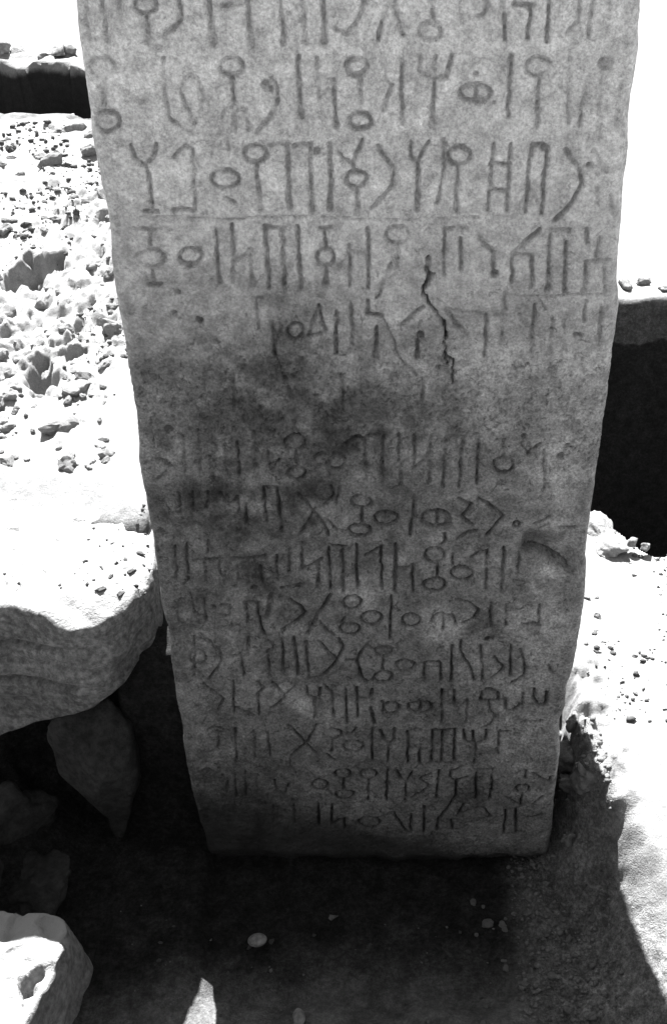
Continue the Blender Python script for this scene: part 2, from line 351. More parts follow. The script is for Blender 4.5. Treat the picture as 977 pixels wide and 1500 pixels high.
# ------------------------------------------------------------------ the inscribed stone
# strokes of the inscription on its front face: ([x, z, x, z, ...] in mm, strength, flare of the lower end, width)
STROKES = [
 ([-277.3,1170.1,-280.3,1117.5],0.5,0,1),
 ([-261.8,1170.1,-263.7,1144.2,-264,1111.6],0.6,0,1),
 ([-283.4,1116.9,-262.7,1111.6],0.4,0,1),
 ([-248.8,1170.1,-249.1,1131.5],0.35,0,1),
 ([-216.1,1143.6,-217.2,1140.7,-219.7,1138.3,-223.2,1136.7,-227.3,1136.1,-231.1,1136.7,-234.3,1138.3,-236.2,1140.7,-236.6,1143.6,-235.5,1146.4,-233,1148.8,-229.4,1150.4,-225.5,1151,-221.6,1150.4,-218.5,1148.8,-216.5,1146.4,-216.1,1143.6],0.8,0,1),
 ([-226.3,1133.8,-227.1,1112.2],0.8,1,1),
 ([-197,1164.5,-195.1,1136.1,-195.7,1130.9,-214.5,1114.5],0.9,0,1),
 ([-197,1164.5,-195.3,1135],0.6,0,1.2),
 ([-171.4,1170.1,-170.5,1147.6,-169.4,1112.2],1,1,1.25),
 ([-158.8,1143,-141.8,1144.7],1,0,1.2),
 ([-135.7,1170.1,-135.5,1147.6,-135.1,1110.4],1,1,1.2),
 ([-105.9,1170.1,-106.3,1141.9,-105.5,1112.7],1,0.6,1),
 ([-88.1,1170.1,-86.6,1137.3,-86.5,1113.9],0.7,0.5,1),
 ([-105.8,1140.7,-99.4,1136.1,-88.1,1144.2],0.6,0,1),
 ([-70.2,1170.1,-69.3,1147.6,-70,1112.2],1,0.7,1.2),
 ([-28.7,1164.5,-32.5,1147.6,-38.3,1131.5,-48.9,1119.2,-59.8,1123.9],1,0,1),
 ([-32.5,1146.4,-22.9,1145.3],0.7,0,1),
 ([-12.1,1145.3,-21.5,1114.5],1,0,1),
 ([-7.8,1143.6,2.4,1118.1],1,0,1),
 ([-12.1,1145.3,-7.8,1143.6,1.2,1161.7],0.7,0,1),
 ([27.4,1170.1,27.9,1132.1],0.9,0,1),
 ([35.4,1121.6,34.7,1118.9,32.5,1116.6,29.1,1115.1,25.1,1114.5,21.1,1115.1,17.7,1116.6,15.5,1118.9,14.7,1121.6,15.4,1124.3,17.7,1126.5,21,1128,24.9,1128.6,28.9,1128,32.3,1126.5,34.6,1124.3,35.4,1121.6],0.8,0,1),
 ([76.7,1143.6,75.8,1140.1,73.2,1137.1,69.1,1135.1,64.3,1134.4,59.4,1135.1,55.2,1137.1,52.4,1140.1,51.3,1143.6,52.2,1147.1,54.8,1150,58.9,1152,63.7,1152.7,68.5,1152,72.7,1150,75.6,1147.1,76.7,1143.6],0.6,0,1),
 ([90.4,1135,92.6,1114.5],0.9,0,1),
 ([98.4,1144.2,117.1,1143.6],1,0,1),
 ([114.7,1143,113.4,1113.9],1,0,1),
 ([129.1,1170.1,130.9,1144.7,130.8,1111.6],1,0,1),
 ([88.9,1164.5,90.4,1133.8],0.4,0,1),
 ([155.1,1129.7,147.3,1119.8],0.7,0,1),
 ([157.6,1164.5,156.8,1130.3],0.4,0,1),
 ([167.8,1170.1,168.7,1147.6,168.3,1117.5],0.7,0,1),
 ([180.3,1170.1,183.9,1133.2],0.6,0,1),
 ([197,1158.9,200,1112.7],0.35,0,1),
 ([-260.1,1090,-261.4,1086.8,-264.2,1084,-268.1,1082.2,-272.5,1081.5,-276.7,1082.2,-280.1,1084,-282.1,1086.8,-282.5,1090,-281.1,1093.3,-278.3,1096,-274.5,1097.8,-270.1,1098.5,-265.9,1097.8,-262.6,1096,-260.5,1093.3,-260.1,1090],0.6,0,1),
 ([-272.6,1080.9,-275,1054.3],0.55,0,1),
 ([-262.3,1041,-263.6,1037.3,-266.5,1034.2,-270.5,1032.1,-275,1031.4,-279.3,1032.1,-282.8,1034.2,-284.8,1037.3,-285.2,1041,-283.8,1044.6,-280.9,1047.7,-276.9,1049.8,-272.4,1050.5,-268.1,1049.8,-264.7,1047.7,-262.6,1044.6,-262.3,1041],0.8,0,1),
 ([-251.9,1066.7,-240,1056.8,-232.2,1068.6],0.35,0,1),
 ([-215.9,1097.3,-217.3,1061.8,-216.7,1044.2,-206.7,1036.5,-196,1028.8],0.7,0,1),
 ([-198.5,1079.7,-202.9,1067.4,-197.3,1048,-191.2,1038.4],0.8,0,1),
 ([-198.5,1079.7,-192.4,1083.9,-186.7,1079.1,-183.3,1061.8,-191.2,1038.4],0.5,0,1),
 ([-143.4,1090.6,-144.4,1087.6,-146.9,1085,-150.4,1083.3,-154.5,1082.7,-158.5,1083.3,-161.8,1085,-163.9,1087.6,-164.5,1090.6,-163.4,1093.6,-160.9,1096.2,-157.4,1097.9,-153.3,1098.5,-149.3,1097.9,-146,1096.2,-143.9,1093.6,-143.4,1090.6],0.9,0,1),
 ([-154,1082.1,-154.8,1055.5],0.9,0,1),
 ([-166.5,1044.2,-163.3,1051.7,-154.9,1054.9,-144.4,1051.1,-142.5,1032.7],0.7,0,1),
 ([-153.7,1053.6,-154.7,1032.7],0.6,0,1),
 ([-171.6,1028.8,-167.1,1036.5],0.5,0,1),
 ([-119.2,1080.3,-112.8,1071.1,-113.4,1061.1,-123.3,1044.2,-135,1030.7],1,0,1.15),
 ([-94,1098.5,-93.8,1076.6,-93.3,1046.1],1,0.5,1),
 ([-76,1098.5,-77.4,1078.4,-75.6,1062.4],0.6,0,1),
 ([-62.5,1078.4,-61.8,1058,-60.6,1036.5],1,0.8,1),
 ([-75.6,1062.4,-62.5,1076.6],0.35,0,1),
 ([-31,1090.6,-31.8,1087.6,-34,1085,-37.3,1083.3,-41.1,1082.7,-44.9,1083.3,-48.1,1085,-50.2,1087.6,-50.9,1090.6,-50.1,1093.6,-47.8,1096.2,-44.6,1097.9,-40.8,1098.5,-37,1097.9,-33.8,1096.2,-31.7,1093.6,-31,1090.6],1,0,1.2),
 ([-38.6,1082.7,-38.5,1057.4],1,0,1),
 ([-28,1041,-28.8,1038.1,-31.1,1035.6,-34.4,1033.9,-38.3,1033.3,-42.2,1033.9,-45.5,1035.6,-47.7,1038.1,-48.4,1041,-47.5,1043.9,-45.3,1046.4,-41.9,1048,-38,1048.6,-34.2,1048,-30.9,1046.4,-28.7,1043.9,-28,1041],1,0,1.1),
 ([-15.6,1080.3,-8.8,1074.8,-13.8,1064.3,-16.5,1051.7],0.6,0,1),
 ([0,1099.1,0.6,1070.5,1.3,1040.3],0.8,0.5,1),
 ([16.1,1099.7,17.4,1086.4,28.1,1079.7,41.2,1081.5,45.7,1099.7],1,0,1.1),
 ([30.3,1099.1,30.6,1080.9],0.6,0,1),
 ([30,1078.4,28.7,1037.8],1,1,1),
 ([82.3,1066.7,81.4,1063.6,78.5,1061,74.1,1059.3,68.8,1058.6,63.4,1059.3,58.9,1061,55.8,1063.6,54.7,1066.7,55.6,1069.8,58.5,1072.4,63,1074.2,68.2,1074.8,73.5,1074.2,78,1072.4,81.1,1069.8,82.3,1066.7],0.9,0,1),
 ([68.2,1074.8,68.8,1058],0.7,0,1),
 ([99.5,1099.1,99.1,1045.4],0.9,0,1),
 ([135.3,1090,134.7,1086.8,132.5,1084,129,1082.2,124.7,1081.5,120.4,1082.2,116.6,1084,114,1086.8,113,1090,113.6,1093.3,115.9,1096,119.4,1097.8,123.6,1098.5,127.9,1097.8,131.7,1096,134.3,1093.3,135.3,1090],0.7,0,1),
 ([126,1080.3,126.3,1036.5],0.7,0.8,1),
 ([152.1,1098.5,154.1,1072.9,155.5,1039.1],0.6,0,1),
 ([168.5,1072.9,165.9,1036.5],0.7,0,1),
 ([155.3,1072.9,168.6,1064.3],0.3,0,1),
 ([189.1,1092.4,188.9,1090.6,188,1089,186.5,1088,184.6,1087.6,182.7,1088,181,1089,179.7,1090.6,179.2,1092.4,179.4,1094.3,180.3,1095.8,181.8,1096.9,183.7,1097.3,185.6,1096.9,187.3,1095.8,188.6,1094.3,189.1,1092.4],0.8,0,1.3),
 ([181.7,1085.8,184,1034],0.4,0,1),
 ([200,1076.6,201,1036.5],0.4,0,1),
 ([-255.7,1017.8,-252.8,1004.7,-244.4,999.4,-234.4,1006.7,-231,1019.1],0.8,0,1),
 ([-243.2,998.1,-242.1,980,-241.9,954],0.8,0,1),
 ([-249.8,954,-237.3,953.3],1,0,1),
 ([-216.2,1007.3,-203.5,1017.8,-196.8,1013.9,-198.2,992.7,-200.7,954],0.9,0,1),
 ([-200.7,954,-213.7,956,-221.9,954],0.9,0,1),
 ([-155.1,985.4,-156.4,981.8,-159.6,978.7,-164.3,976.6,-169.6,975.9,-174.8,976.6,-179.1,978.7,-181.8,981.8,-182.6,985.4,-181.2,989,-178,992,-173.4,994,-168.1,994.7,-162.9,994,-158.6,992,-155.9,989,-155.1,985.4],0.9,0,1),
 ([-169.8,965.7,-162.2,961.6],0.9,0,1),
 ([-163.6,1024.9,-163.2,1014.5],0.7,0,1),
 ([-128,1010,-129,1006.9,-131.4,1004.4,-134.9,1002.7,-138.9,1002,-142.8,1002.7,-146.1,1004.4,-148.1,1006.9,-148.7,1010,-147.7,1013,-145.3,1015.5,-141.8,1017.2,-137.8,1017.8,-133.9,1017.2,-130.7,1015.5,-128.6,1013,-128,1010],1,0,1.1),
 ([-137.6,1001.4,-137.5,954.6],1,0.8,1),
 ([-124.3,1017.8,-106.8,1019.1],1,0,1),
 ([-107.5,1018.5,-108.2,956.7],1,0.4,1.2),
 ([-101.1,1017.2,-85.6,1019.1],1,0,1),
 ([-86.3,1017.2,-87,954],1,0.9,1),
 ([-68.2,1019.8,-69.1,955.3],1,0.4,1.15),
 ([-36,1022.4,-43.3,1009.3,-45.7,992.1],1,0,1),
 ([-58.8,1011.9,-53.8,1004.7,-45.5,1000.1],0.8,0,1),
 ([-33.4,985.4,-34.2,982.5,-36.3,980.1,-39.6,978.5,-43.3,977.9,-47.1,978.5,-50.3,980.1,-52.3,982.5,-53,985.4,-52.2,988.2,-50,990.6,-46.8,992.2,-43,992.7,-39.3,992.2,-36.2,990.6,-34.1,988.2,-33.4,985.4],1,0,1),
 ([-42.7,976.6,-43.2,954.6],1,1.4,1),
 ([-22.5,1017.8,-16.8,1008,-7.2,994.7,-8.5,977.9,-23.2,960.9,-28.5,956.7],1,0,1.05),
 ([7.7,1021.1,10.4,1006.7,16.2,1001.4,25.1,1022.4],0.8,0,1),
 ([16.2,1000.1,15.9,955.3],1,0.7,1),
 ([39.2,1021.1,39.7,994.7,35.1,962.2],0.7,0,1),
 ([39.2,1023,40.6,1017.2],1,0,1.2),
 ([65.4,1008,64.6,1004.7,62.3,1001.9,58.8,1000.1,54.6,999.4,50.3,1000.1,46.7,1001.9,44.3,1004.7,43.4,1008,44.1,1011.3,46.4,1014,50,1015.9,54.1,1016.5,58.3,1015.9,62,1014,64.4,1011.3,65.4,1008],0.9,0,1.1),
 ([54,998.7,53.1,954.6],1,1,1),
 ([86.2,1019.1,83.7,954.6],0.8,0,1),
 ([102.3,1019.1,103,954.6],0.8,0,1),
 ([84.5,1000.1,103.3,1000.1],1,0,1),
 ([84.9,973.9,102.7,973.9],1,0,1),
 ([121.7,1018.5,120.3,952.6],0.8,0,1),
 ([121.7,1018.5,133.2,1019.8],0.8,0,1),
 ([137.3,1015.8,136.4,950.5],1,0,1),
 ([154.9,1013.2,170,994.7,173,982,166.7,963.6,149.5,944.2],1,0,1.15),
 ([188.6,976.6,189.5,959.5],0.5,0,1),
 ([201.8,969.8,205.6,951.2],0.4,0,1),
 ([180.7,1013.2,195.5,993.4],0.3,0,1),
 ([-266.8,935.8,-241.4,935.1],0.6,0,1),
 ([-245.5,934.4,-248.2,917.3],0.5,0,1),
 ([-235.3,905,-236.8,901.6,-240,898.8,-244.7,896.9,-250,896.2,-255.1,896.9,-259.3,898.8,-261.9,901.6,-262.5,905,-261.1,908.3,-257.8,911.1,-253.2,913,-247.9,913.7,-242.8,913,-238.6,911.1,-236,908.3,-235.3,905],0.6,0,1),
 ([-248.7,895.5,-248.9,876.2],0.6,0,1),
 ([-254.4,876.2,-241.4,875.5],1,0,1),
 ([-199.2,905.7,-200.4,902.4,-203,899.5,-206.7,897.6,-211,897,-215.1,897.6,-218.4,899.5,-220.5,902.4,-221,905.7,-219.8,909,-217.2,911.8,-213.5,913.7,-209.2,914.4,-205.2,913.7,-201.8,911.8,-199.7,909,-199.2,905.7],0.9,0,1),
 ([-182.5,933.6,-183.3,877],0.8,0,1),
 ([-166,939.3,-166.2,910.8,-168.2,894],1,0,1),
 ([-167.3,897,-151.8,912.9],0.8,0,1),
 ([-151.4,908.6,-149.7,875.5],1,0.8,1),
 ([-169.1,891.1,-170.9,877.7],0.6,0,1),
 ([-134.1,935.8,-133.3,872.5],1,0,1.1),
 ([-133.3,936.5,-117.3,935.8],1,0,1),
 ([-117.3,935.8,-117.9,876.2],1,0,1.1),
 ([-101.8,937.2,-101.6,871.8],1,0,1.1),
 ([-79.8,935.8,-69.7,936.5],0.8,0,1),
 ([-75.8,935.1,-75.1,915.8],0.8,0,1),
 ([-66.7,905,-67.4,901.4,-69.5,898.3,-72.4,896.2,-75.8,895.5,-79.2,896.2,-82,898.3,-83.8,901.4,-84.3,905,-83.5,908.6,-81.5,911.6,-78.6,913.7,-75.2,914.4,-71.8,913.7,-69,911.6,-67.2,908.6,-66.7,905],0.8,0,1),
 ([-75.8,895.5,-76.5,876.2],1,1,1),
 ([-51.4,917.3,-51.9,895.5,-53.1,874.8],0.7,0,1),
 ([-32.8,935.8,-33.9,871.8],1,0,1),
 ([-51.5,912.9,-34,908.6],0.35,0,1),
 ([7.4,928.7,6.5,925.4,4.1,922.6,0.3,920.8,-4.1,920.1,-8.4,920.8,-12.2,922.6,-14.6,925.4,-15.5,928.7,-14.6,931.9,-12.1,934.7,-8.4,936.5,-4,937.2,0.3,936.5,4,934.7,6.5,931.9,7.4,928.7],0.8,0,1),
 ([-4.1,919.4,-4.1,895.5],0.7,0,1),
 ([-10.9,898.4,-17.2,879.2,-25,860.5],0.7,0,0.8),
 ([42.2,935.8,43.2,886.7],0.8,0,1),
 ([42.9,935.8,63,935.8],1,0,1),
 ([57.3,925.1,58.9,891.8],0.8,0,1),
 ([76.7,927.3,91.7,908.6,92.4,892.5],0.9,0,1.1),
 ([134.8,934.4,120.2,919.4,110.1,907.2],1,0,1.2),
 ([110.1,907.2,110.8,879.2],0.9,0,1),
 ([130.5,906.4,131.2,873.3],0.9,0,1.1),
 ([111.4,908.6,130.4,907.9],0.7,0,1),
 ([146.3,933.6,165.7,934.4],0.6,0,1),
 ([146.7,928,147.9,871],0.9,0.6,1),
 ([162.6,921.6,164.6,868.8],0.8,0.4,1),
 ([181.7,935.1,183.7,919.4],0.7,0,1),
 ([195.4,925.1,193.2,905],0.6,0,1),
 ([184,901.3,207,902.8],0.6,0,1),
 ([184,900.6,184.9,866.5],0.7,0.5,1),
 ([202.2,895.5,205,866.5],0.6,0,1),
 ([-147.9,860.5,-148.2,825],0.6,0,1),
 ([-150,860.5,-141,859.7],0.7,0,1),
 ([-133.4,835.9,-132.6,815.6,-131.7,794.9],0.9,0,1.15),
 ([-101.7,823.5,-102.5,820.2,-104.3,817.4,-106.9,815.5,-109.9,814.8,-112.9,815.5,-115.3,817.4,-116.8,820.2,-117.3,823.5,-116.5,826.8,-114.7,829.6,-112,831.4,-109.1,832.1,-106.1,831.4,-103.7,829.6,-102.2,826.8,-101.7,823.5],0.9,0,1),
 ([-123.5,825.8,-124,823.7,-125.1,821.9,-126.8,820.8,-128.7,820.3,-130.6,820.8,-132.1,821.9,-133.1,823.7,-133.4,825.8,-132.9,827.9,-131.7,829.7,-130,830.9,-128.1,831.3,-126.2,830.9,-124.7,829.7,-123.7,827.9,-123.5,825.8],0.5,0,1),
 ([-84.4,851.3,-79.1,822.7],0.9,0,1),
 ([-84.4,851.3,-88.2,844.4,-96.3,818],0.6,0,1),
 ([-96.3,818,-79.2,821.1],0.4,0,1),
 ([-66.5,844.4,-68.6,797.3],1,0,1.1),
 ([-51.4,858.2,-51.2,807.7],0.9,0,1),
 ([-51.2,807.7,-59.4,794.1],0.4,0,1),
 ([-34.1,858.2,-33.6,842.9,-19.6,840.6],1,0,1),
 ([-19.6,840.6,-9.2,818,-3.6,797.3,5,783.6,15.9,771.3],0.55,0,0.7),
 ([-25.4,827.4,-27.2,793.3],1,1.1,1),
 ([0.7,831.3,20.9,851.3],0.7,0,1),
 ([16.9,827.4,20.4,835.2],0.5,0,1),
 ([17,813.2,15.8,793.3],1,0.9,1),
 ([0.7,831.3,12.7,828.9],0.5,0,1),
 ([46.1,846.7,60.6,827.4,67.3,818],0.7,0,1),
 ([86.9,841.4,87.6,822.7,87.3,795.7],0.8,0,1),
 ([44.7,849,78.4,843.7,120.5,842.1],0.4,0,1),
 ([104.6,866.5,106.2,846.7],0.7,0,1),
 ([135.9,852.9,135,798.1],0.8,0,1),
 ([104,820.3,103.6,797.3],0.6,0,1),
 ([86.9,841.4,103,840.6,104.6,821.1],0.4,0,1),
 ([187.7,858.2,188.2,835.9],0.7,0,1),
 ([179.7,819.6,185.5,818],0.7,0,1),
 ([154.3,839,155.6,799.7],0.35,0,1),
 ([167.2,835.2,168.3,802.1],0.3,0,1),
 ([203.7,850.6,205.4,802.1],0.3,0,1),
 ([-127,775.4,-119.5,753.1,-115.5,732.9,-115.1,710.6],0.6,0,1),
 ([-207.5,779.5,-213.1,742.2],0.2,0,1),
 ([-179,775.4,-181.2,729.5],0.2,0,1),
 ([-63.6,771.3,-63.3,729.5],0.25,0,1),
 ([23.2,763.1,22.2,721],0.2,0,1),
 ([81,771.3,80.3,729.5],0.2,0,1),
 ([-283.7,661.1,-267.1,666.5,-255.4,655.6,-274.8,639.2],0.7,0,1),
 ([-239.2,694.9,-241.5,650.2],0.4,0,1),
 ([-221.2,703.7,-225.4,643.8],0.6,0,1),
 ([-210.8,670.1,-209.6,641],0.6,0,1),
 ([-193.2,690.5,-194.4,648.4],0.4,0,1),
 ([-179.2,687.9,-180.9,646.5],0.9,0,1),
 ([-161,701.9,-161.9,655.6],0.9,0,1.2),
 ([-147.8,686.1,-145.5,650.2],0.9,0,1),
 ([-160.6,686.1,-146.8,690.5],0.5,0,1),
 ([-145.5,650.2,-134.7,666.5],0.5,0,1),
 ([-105.7,687.9,-106.8,684.2,-109.3,681,-113.1,678.9,-117.5,678.1,-121.7,678.9,-125.3,681,-127.6,684.2,-128.2,687.9,-127.2,691.6,-124.6,694.7,-120.8,696.8,-116.5,697.6,-112.2,696.8,-108.7,694.7,-106.4,691.6,-105.7,687.9],1,0,1),
 ([-116,707.1,-111.8,701.1],0.7,0,1),
 ([-116,677.2,-116.2,657.5],0.9,0,1),
 ([-106.8,647.4,-107.7,644.3,-110,641.6,-113.3,639.8,-117.1,639.2,-120.9,639.8,-124,641.6,-126,644.3,-126.6,647.4,-125.7,650.6,-123.4,653.3,-120.1,655,-116.3,655.6,-112.6,655,-109.4,653.3,-107.4,650.6,-106.8,647.4],0.8,0,1),
 ([-80.2,666.5,-81,663.4,-82.8,660.8,-85.6,659,-88.8,658.4,-92,659,-94.6,660.8,-96.4,663.4,-96.9,666.5,-96.1,669.6,-94.2,672.2,-91.4,673.9,-88.2,674.6,-85.1,673.9,-82.4,672.2,-80.7,669.6,-80.2,666.5],1,0,1),
 ([-62.9,662.9,-63.7,659.1,-65.8,655.8,-68.8,653.7,-72.3,652.9,-75.8,653.7,-78.7,655.8,-80.5,659.1,-81.1,662.9,-80.3,666.7,-78.2,669.9,-75.2,672,-71.7,672.8,-68.3,672,-65.4,669.9,-63.5,666.7,-62.9,662.9],1,0,1.1),
 ([-82.1,655.6,-80.1,646.5],0.8,0,1),
 ([-61.5,686.1,-53.9,693.2,-47.1,696.7,-41.2,690.5,-39.1,637.4],1,0,1.1),
 ([-38.1,695.8,-16.4,700.2],1,0,1),
 ([-20.2,697.6,-21.5,636.4],1,0,1.15),
 ([-3,697.6,-1.5,633.7],1,0,1.1),
 ([14.2,697.6,13.7,655.6],1,0,1),
 ([12.9,653.8,32.5,672.8],1,0,1),
 ([31.7,672.8,31.4,636.4],0.7,0,1.3),
 ([32.9,697.6,32.4,673.7],0.5,0,1),
 ([47.9,693.2,46.9,629],0.9,0,1),
 ([50.1,694.9,68.8,694.9],1,0,1.15),
 ([66.6,693.2,65.3,630],1,0,1.1),
 ([83.9,690.5,84.4,633.7],1,0,1.1),
 ([124.5,658.4,123.9,654.5,121.6,651.3,118,649.1,113.6,648.4,109.2,649.1,105.4,651.3,102.8,654.5,101.7,658.4,102.4,662.2,104.8,665.4,108.4,667.5,112.7,668.3,117,667.5,120.8,665.4,123.5,662.2,124.5,658.4],1,0,1),
 ([110.6,694.9,112.6,670.1],0.6,0,1),
 ([104.1,690.5,117.4,694],0.4,0,1),
 ([139.5,674.6,153.8,686.1],0.7,0,1),
 ([158.6,660.2,160.9,626.2],0.5,0,1),
 ([157.4,677.2,158.5,661.1],0.25,0,1),
 ([-251.5,620.6,-252.9,592.3],0.4,0,1),
 ([-236.1,620.6,-236.9,596.1],0.7,0,1),
 ([-219.1,620.6,-221.1,599],0.8,0,1),
 ([-205.2,620.6,-196.5,603.7,-185.5,616,-185.5,596.1],0.6,0,1),
 ([-155.3,628.1,-154.5,580.7],1,0,1),
 ([-155.2,630,-140.7,628.1],1,0,1),
 ([-139.4,624.4,-138.7,568.1],1,0,1),
 ([-177,605.6,-177.5,576.9],0.5,0,1),
 ([-116.6,618.8,-103.5,599,-89.5,577.8,-85.4,560.3],0.9,0,1.2),
 ([-79.1,630,-76.5,617.8,-87,603.7],0.9,0,1),
 ([-98.8,600.9,-107.5,579.8,-116.9,563.2],0.9,0,1),
 ([-70,627.2,-74.5,605.6],0.6,0,1),
 ([-33.3,608.4,-34.3,605.2,-36.8,602.4,-40.7,600.6,-45.1,599.9,-49.6,600.6,-53.3,602.4,-55.8,605.2,-56.6,608.4,-55.6,611.7,-53.1,614.4,-49.3,616.3,-44.8,616.9,-40.4,616.3,-36.7,614.4,-34.2,611.7,-33.3,608.4],1,0,1),
 ([-45.1,599,-46.3,576.9],1,0,1),
 ([-35.5,568.1,-36.5,565.1,-39.3,562.6,-43.4,560.9,-48.2,560.3,-53.1,560.9,-57.1,562.6,-59.8,565.1,-60.7,568.1,-59.7,571.1,-56.9,573.6,-52.8,575.3,-47.9,575.9,-43.1,575.3,-39.1,573.6,-36.4,571.1,-35.5,568.1],1,0,1.1),
 ([-84.6,582.7,-75.6,569.1,-63.1,565.2],0.7,0,1),
 ([-4.7,584.6,-5.7,581.3,-8.6,578.5,-13,576.6,-18.1,575.9,-23.2,576.6,-27.5,578.5,-30.3,581.3,-31.3,584.6,-30.3,587.9,-27.4,590.7,-23,592.6,-17.9,593.2,-12.9,592.6,-8.6,590.7,-5.7,587.9,-4.7,584.6],1,0,1.1),
 ([13.9,618.8,12.5,589.4,9.5,559.3],1,0,1.1),
 ([55.6,584.6,54.4,580.5,50.9,577.1,45.6,574.8,39.3,574,33,574.8,27.6,577.1,24,580.5,22.7,584.6,23.9,588.6,27.4,592.1,32.7,594.3,39,595.1,45.3,594.3,50.6,592.1,54.2,588.6,55.6,584.6],1,0,1.15),
 ([40.6,594.2,40.1,574],1,0,1),
 ([65,612.2,79.2,603.7,69.6,587.5,82.5,574.9],1,0,1),
 ([85.9,568.1,75.8,565.2,65,555.4],1,0,1),
 ([99.4,603.7,116.5,588.4,98.1,560.3],1,0,1),
 ([86.7,611.3,99.4,603.7],0.7,0,1),
 ([170.4,588.4,152.5,574.9],0.8,0,1),
 ([135.9,576.9,135.7,575.4,135.1,574.1,134.1,573.3,133,573,131.7,573.3,130.7,574.1,129.9,575.4,129.6,576.9,129.8,578.4,130.4,579.6,131.3,580.4,132.5,580.7,133.7,580.4,134.8,579.6,135.6,578.4,135.9,576.9],0.8,0,1),
 ([182.5,573,199.8,573],0.5,0,1),
 ([49.8,563.2,50.8,552.4,45.3,545.5],0.8,0,1),
 ([-250.4,547.4,-252,523.4,-251.7,494.7],0.8,0,1),
 ([-224.5,552.4,-225.9,537.5],0.9,0,1),
 ([-243.8,525.4,-209.9,527.4],1,0,1),
 ([-212.9,530.5,-215.6,498.9],0.5,0,1),
 ([-196.2,528.4,-160.8,531.5],0.6,0,1),
 ([-264.1,545.5,-266.9,496.8],0.5,0,1),
 ([-231.3,521.4,-232.2,494.7],0.4,0,1),
 ([-193.3,515.3,-193.2,494.7],0.4,0,1),
 ([-165.8,516.3,-165.7,492.7],0.7,0,1),
 ([-153.9,513.2,-150.8,498.9],0.7,0,1),
 ([-146.5,530.5,-146.9,494.7],0.6,0,1),
 ([-115.9,550.4,-117.8,509.2],1,0,1),
 ([-116.1,511.2,-93.7,528.4],1,0,1),
 ([-97.9,523.4,-100.3,484.3],0.8,0,1.2),
 ([-130.8,539.5,-132.5,506.1],0.7,0,1.3),
 ([-85.2,542.5,-84.9,481.2],1,0,1.1),
 ([-68.6,540.5,-69.5,477],1,0,1.1),
 ([-52.5,547.4,-53,482.3],1,0,1.1),
 ([-82.7,546.5,-66.8,546.5],0.8,0,1),
 ([-42.4,531.5,-33.5,539.5,-24.7,543.5],1,0,1),
 ([-23.9,545.5,-23.7,481.2],1,0,1),
 ([-6.4,547.4,-8.2,476],1,0,1.2),
 ([-4.8,513.2,12.9,513.2],1,0,1),
 ([12.9,518.3,13.1,476],1,0,1.1),
 ([49.6,531.5,48.8,527.6,46.5,524.3,42.8,522.1,38.6,521.4,34.2,522.1,30.6,524.3,28.1,527.6,27.2,531.5,28,535.3,30.4,538.6,34,540.7,38.2,541.5,42.5,540.7,46.2,538.6,48.7,535.3,49.6,531.5],0.9,0,1),
 ([41.8,519.3,42.1,498.9],1,0,1),
 ([52.1,487.5,51.2,483.9,48.4,480.8,44.2,478.8,39.2,478.1,34.2,478.8,29.9,480.8,27.1,483.9,26.1,487.5,27,491.1,29.8,494.1,34,496.1,38.9,496.8,43.9,496.1,48.2,494.1,51,491.1,52.1,487.5],1,0,1.1),
 ([59.2,533.5,59.5,518.3],0.9,0,1),
 ([84.1,505.1,83.2,501.5,80.5,498.5,76.4,496.5,71.4,495.8,66.4,496.5,62.2,498.5,59.3,501.5,58.2,505.1,59.1,508.6,61.8,511.6,66,513.6,70.9,514.3,75.8,513.6,80.1,511.6,83,508.6,84.1,505.1],0.8,0,1),
 ([80.9,527.4,90.3,534.5,100.5,538.5],1,0,1),
 ([99.7,538.5,101.2,482.3],1,0,1),
 ([119.5,542.5,119.4,477],1,0,1.1),
 ([133.1,494.7,146.3,491.6],0.6,0,1),
 ([137.4,535.5,137.4,505.1],0.4,0,1),
 ([-271,465.4,-271.5,428.9],0.5,0,1),
 ([-252.9,473.9,-251.2,458,-250.5,439.7],1,0,1),
 ([-269.4,449.4,-259.5,449.4],0.6,0,1),
 ([-236.3,467.5,-238,431.1],0.9,0,1),
 ([-253,439.7,-238.9,439.7],0.8,0,1),
 ([-226.8,454.8,-223.7,443,-209.9,438.7],1,0,1.1),
 ([-218.4,455.9,-206.1,455.9],0.7,0,1),
 ([-206.1,455.9,-208.2,439.7],0.5,0,1),
 ([-173.6,461.2,-172,422.3,-165.7,403.6,-157.4,387.9],1,0,1),
 ([-189.2,461.2,-171.2,460.1],1,0,1),
 ([-187,456.9,-187.4,428.9],0.6,0,1),
 ([-156.6,469.7,-161.9,437.6],0.9,0,1.9),
 ([-133.1,463.3,-123.7,454.8,-115.9,444.1,-129.9,428.9,-144.8,415.7],1,0,1.1),
 ([-143.6,482.3,-120.5,486.4],0.8,0,1.5),
 ([-84.3,472.8,-102.9,438.7,-116.6,410.2],1,0,1.15),
 ([-48.5,461.2,-49.4,457.5,-51.8,454.4,-55.3,452.3,-59.4,451.6,-63.5,452.3,-67,454.4,-69.2,457.5,-69.9,461.2,-69,464.8,-66.6,467.9,-63.1,470,-59,470.7,-54.9,470,-51.5,467.9,-49.3,464.8,-48.5,461.2],1,0,1),
 ([-74,462.2,-70.1,453.7,-62,448.4],1,0,1),
 ([-51.9,417.9,-52.8,414.6,-55.4,411.7,-59.3,409.8,-63.8,409.1,-68.3,409.8,-72,411.7,-74.5,414.6,-75.3,417.9,-74.3,421.3,-71.7,424.2,-67.8,426,-63.4,426.7,-58.9,426,-55.2,424.2,-52.7,421.3,-51.9,417.9],1,0,1.1),
 ([-99.1,428.9,-90.5,414.6,-82.2,409.1],0.6,0,1),
 ([-60.3,450.5,-73.3,428.9],0.5,0,1),
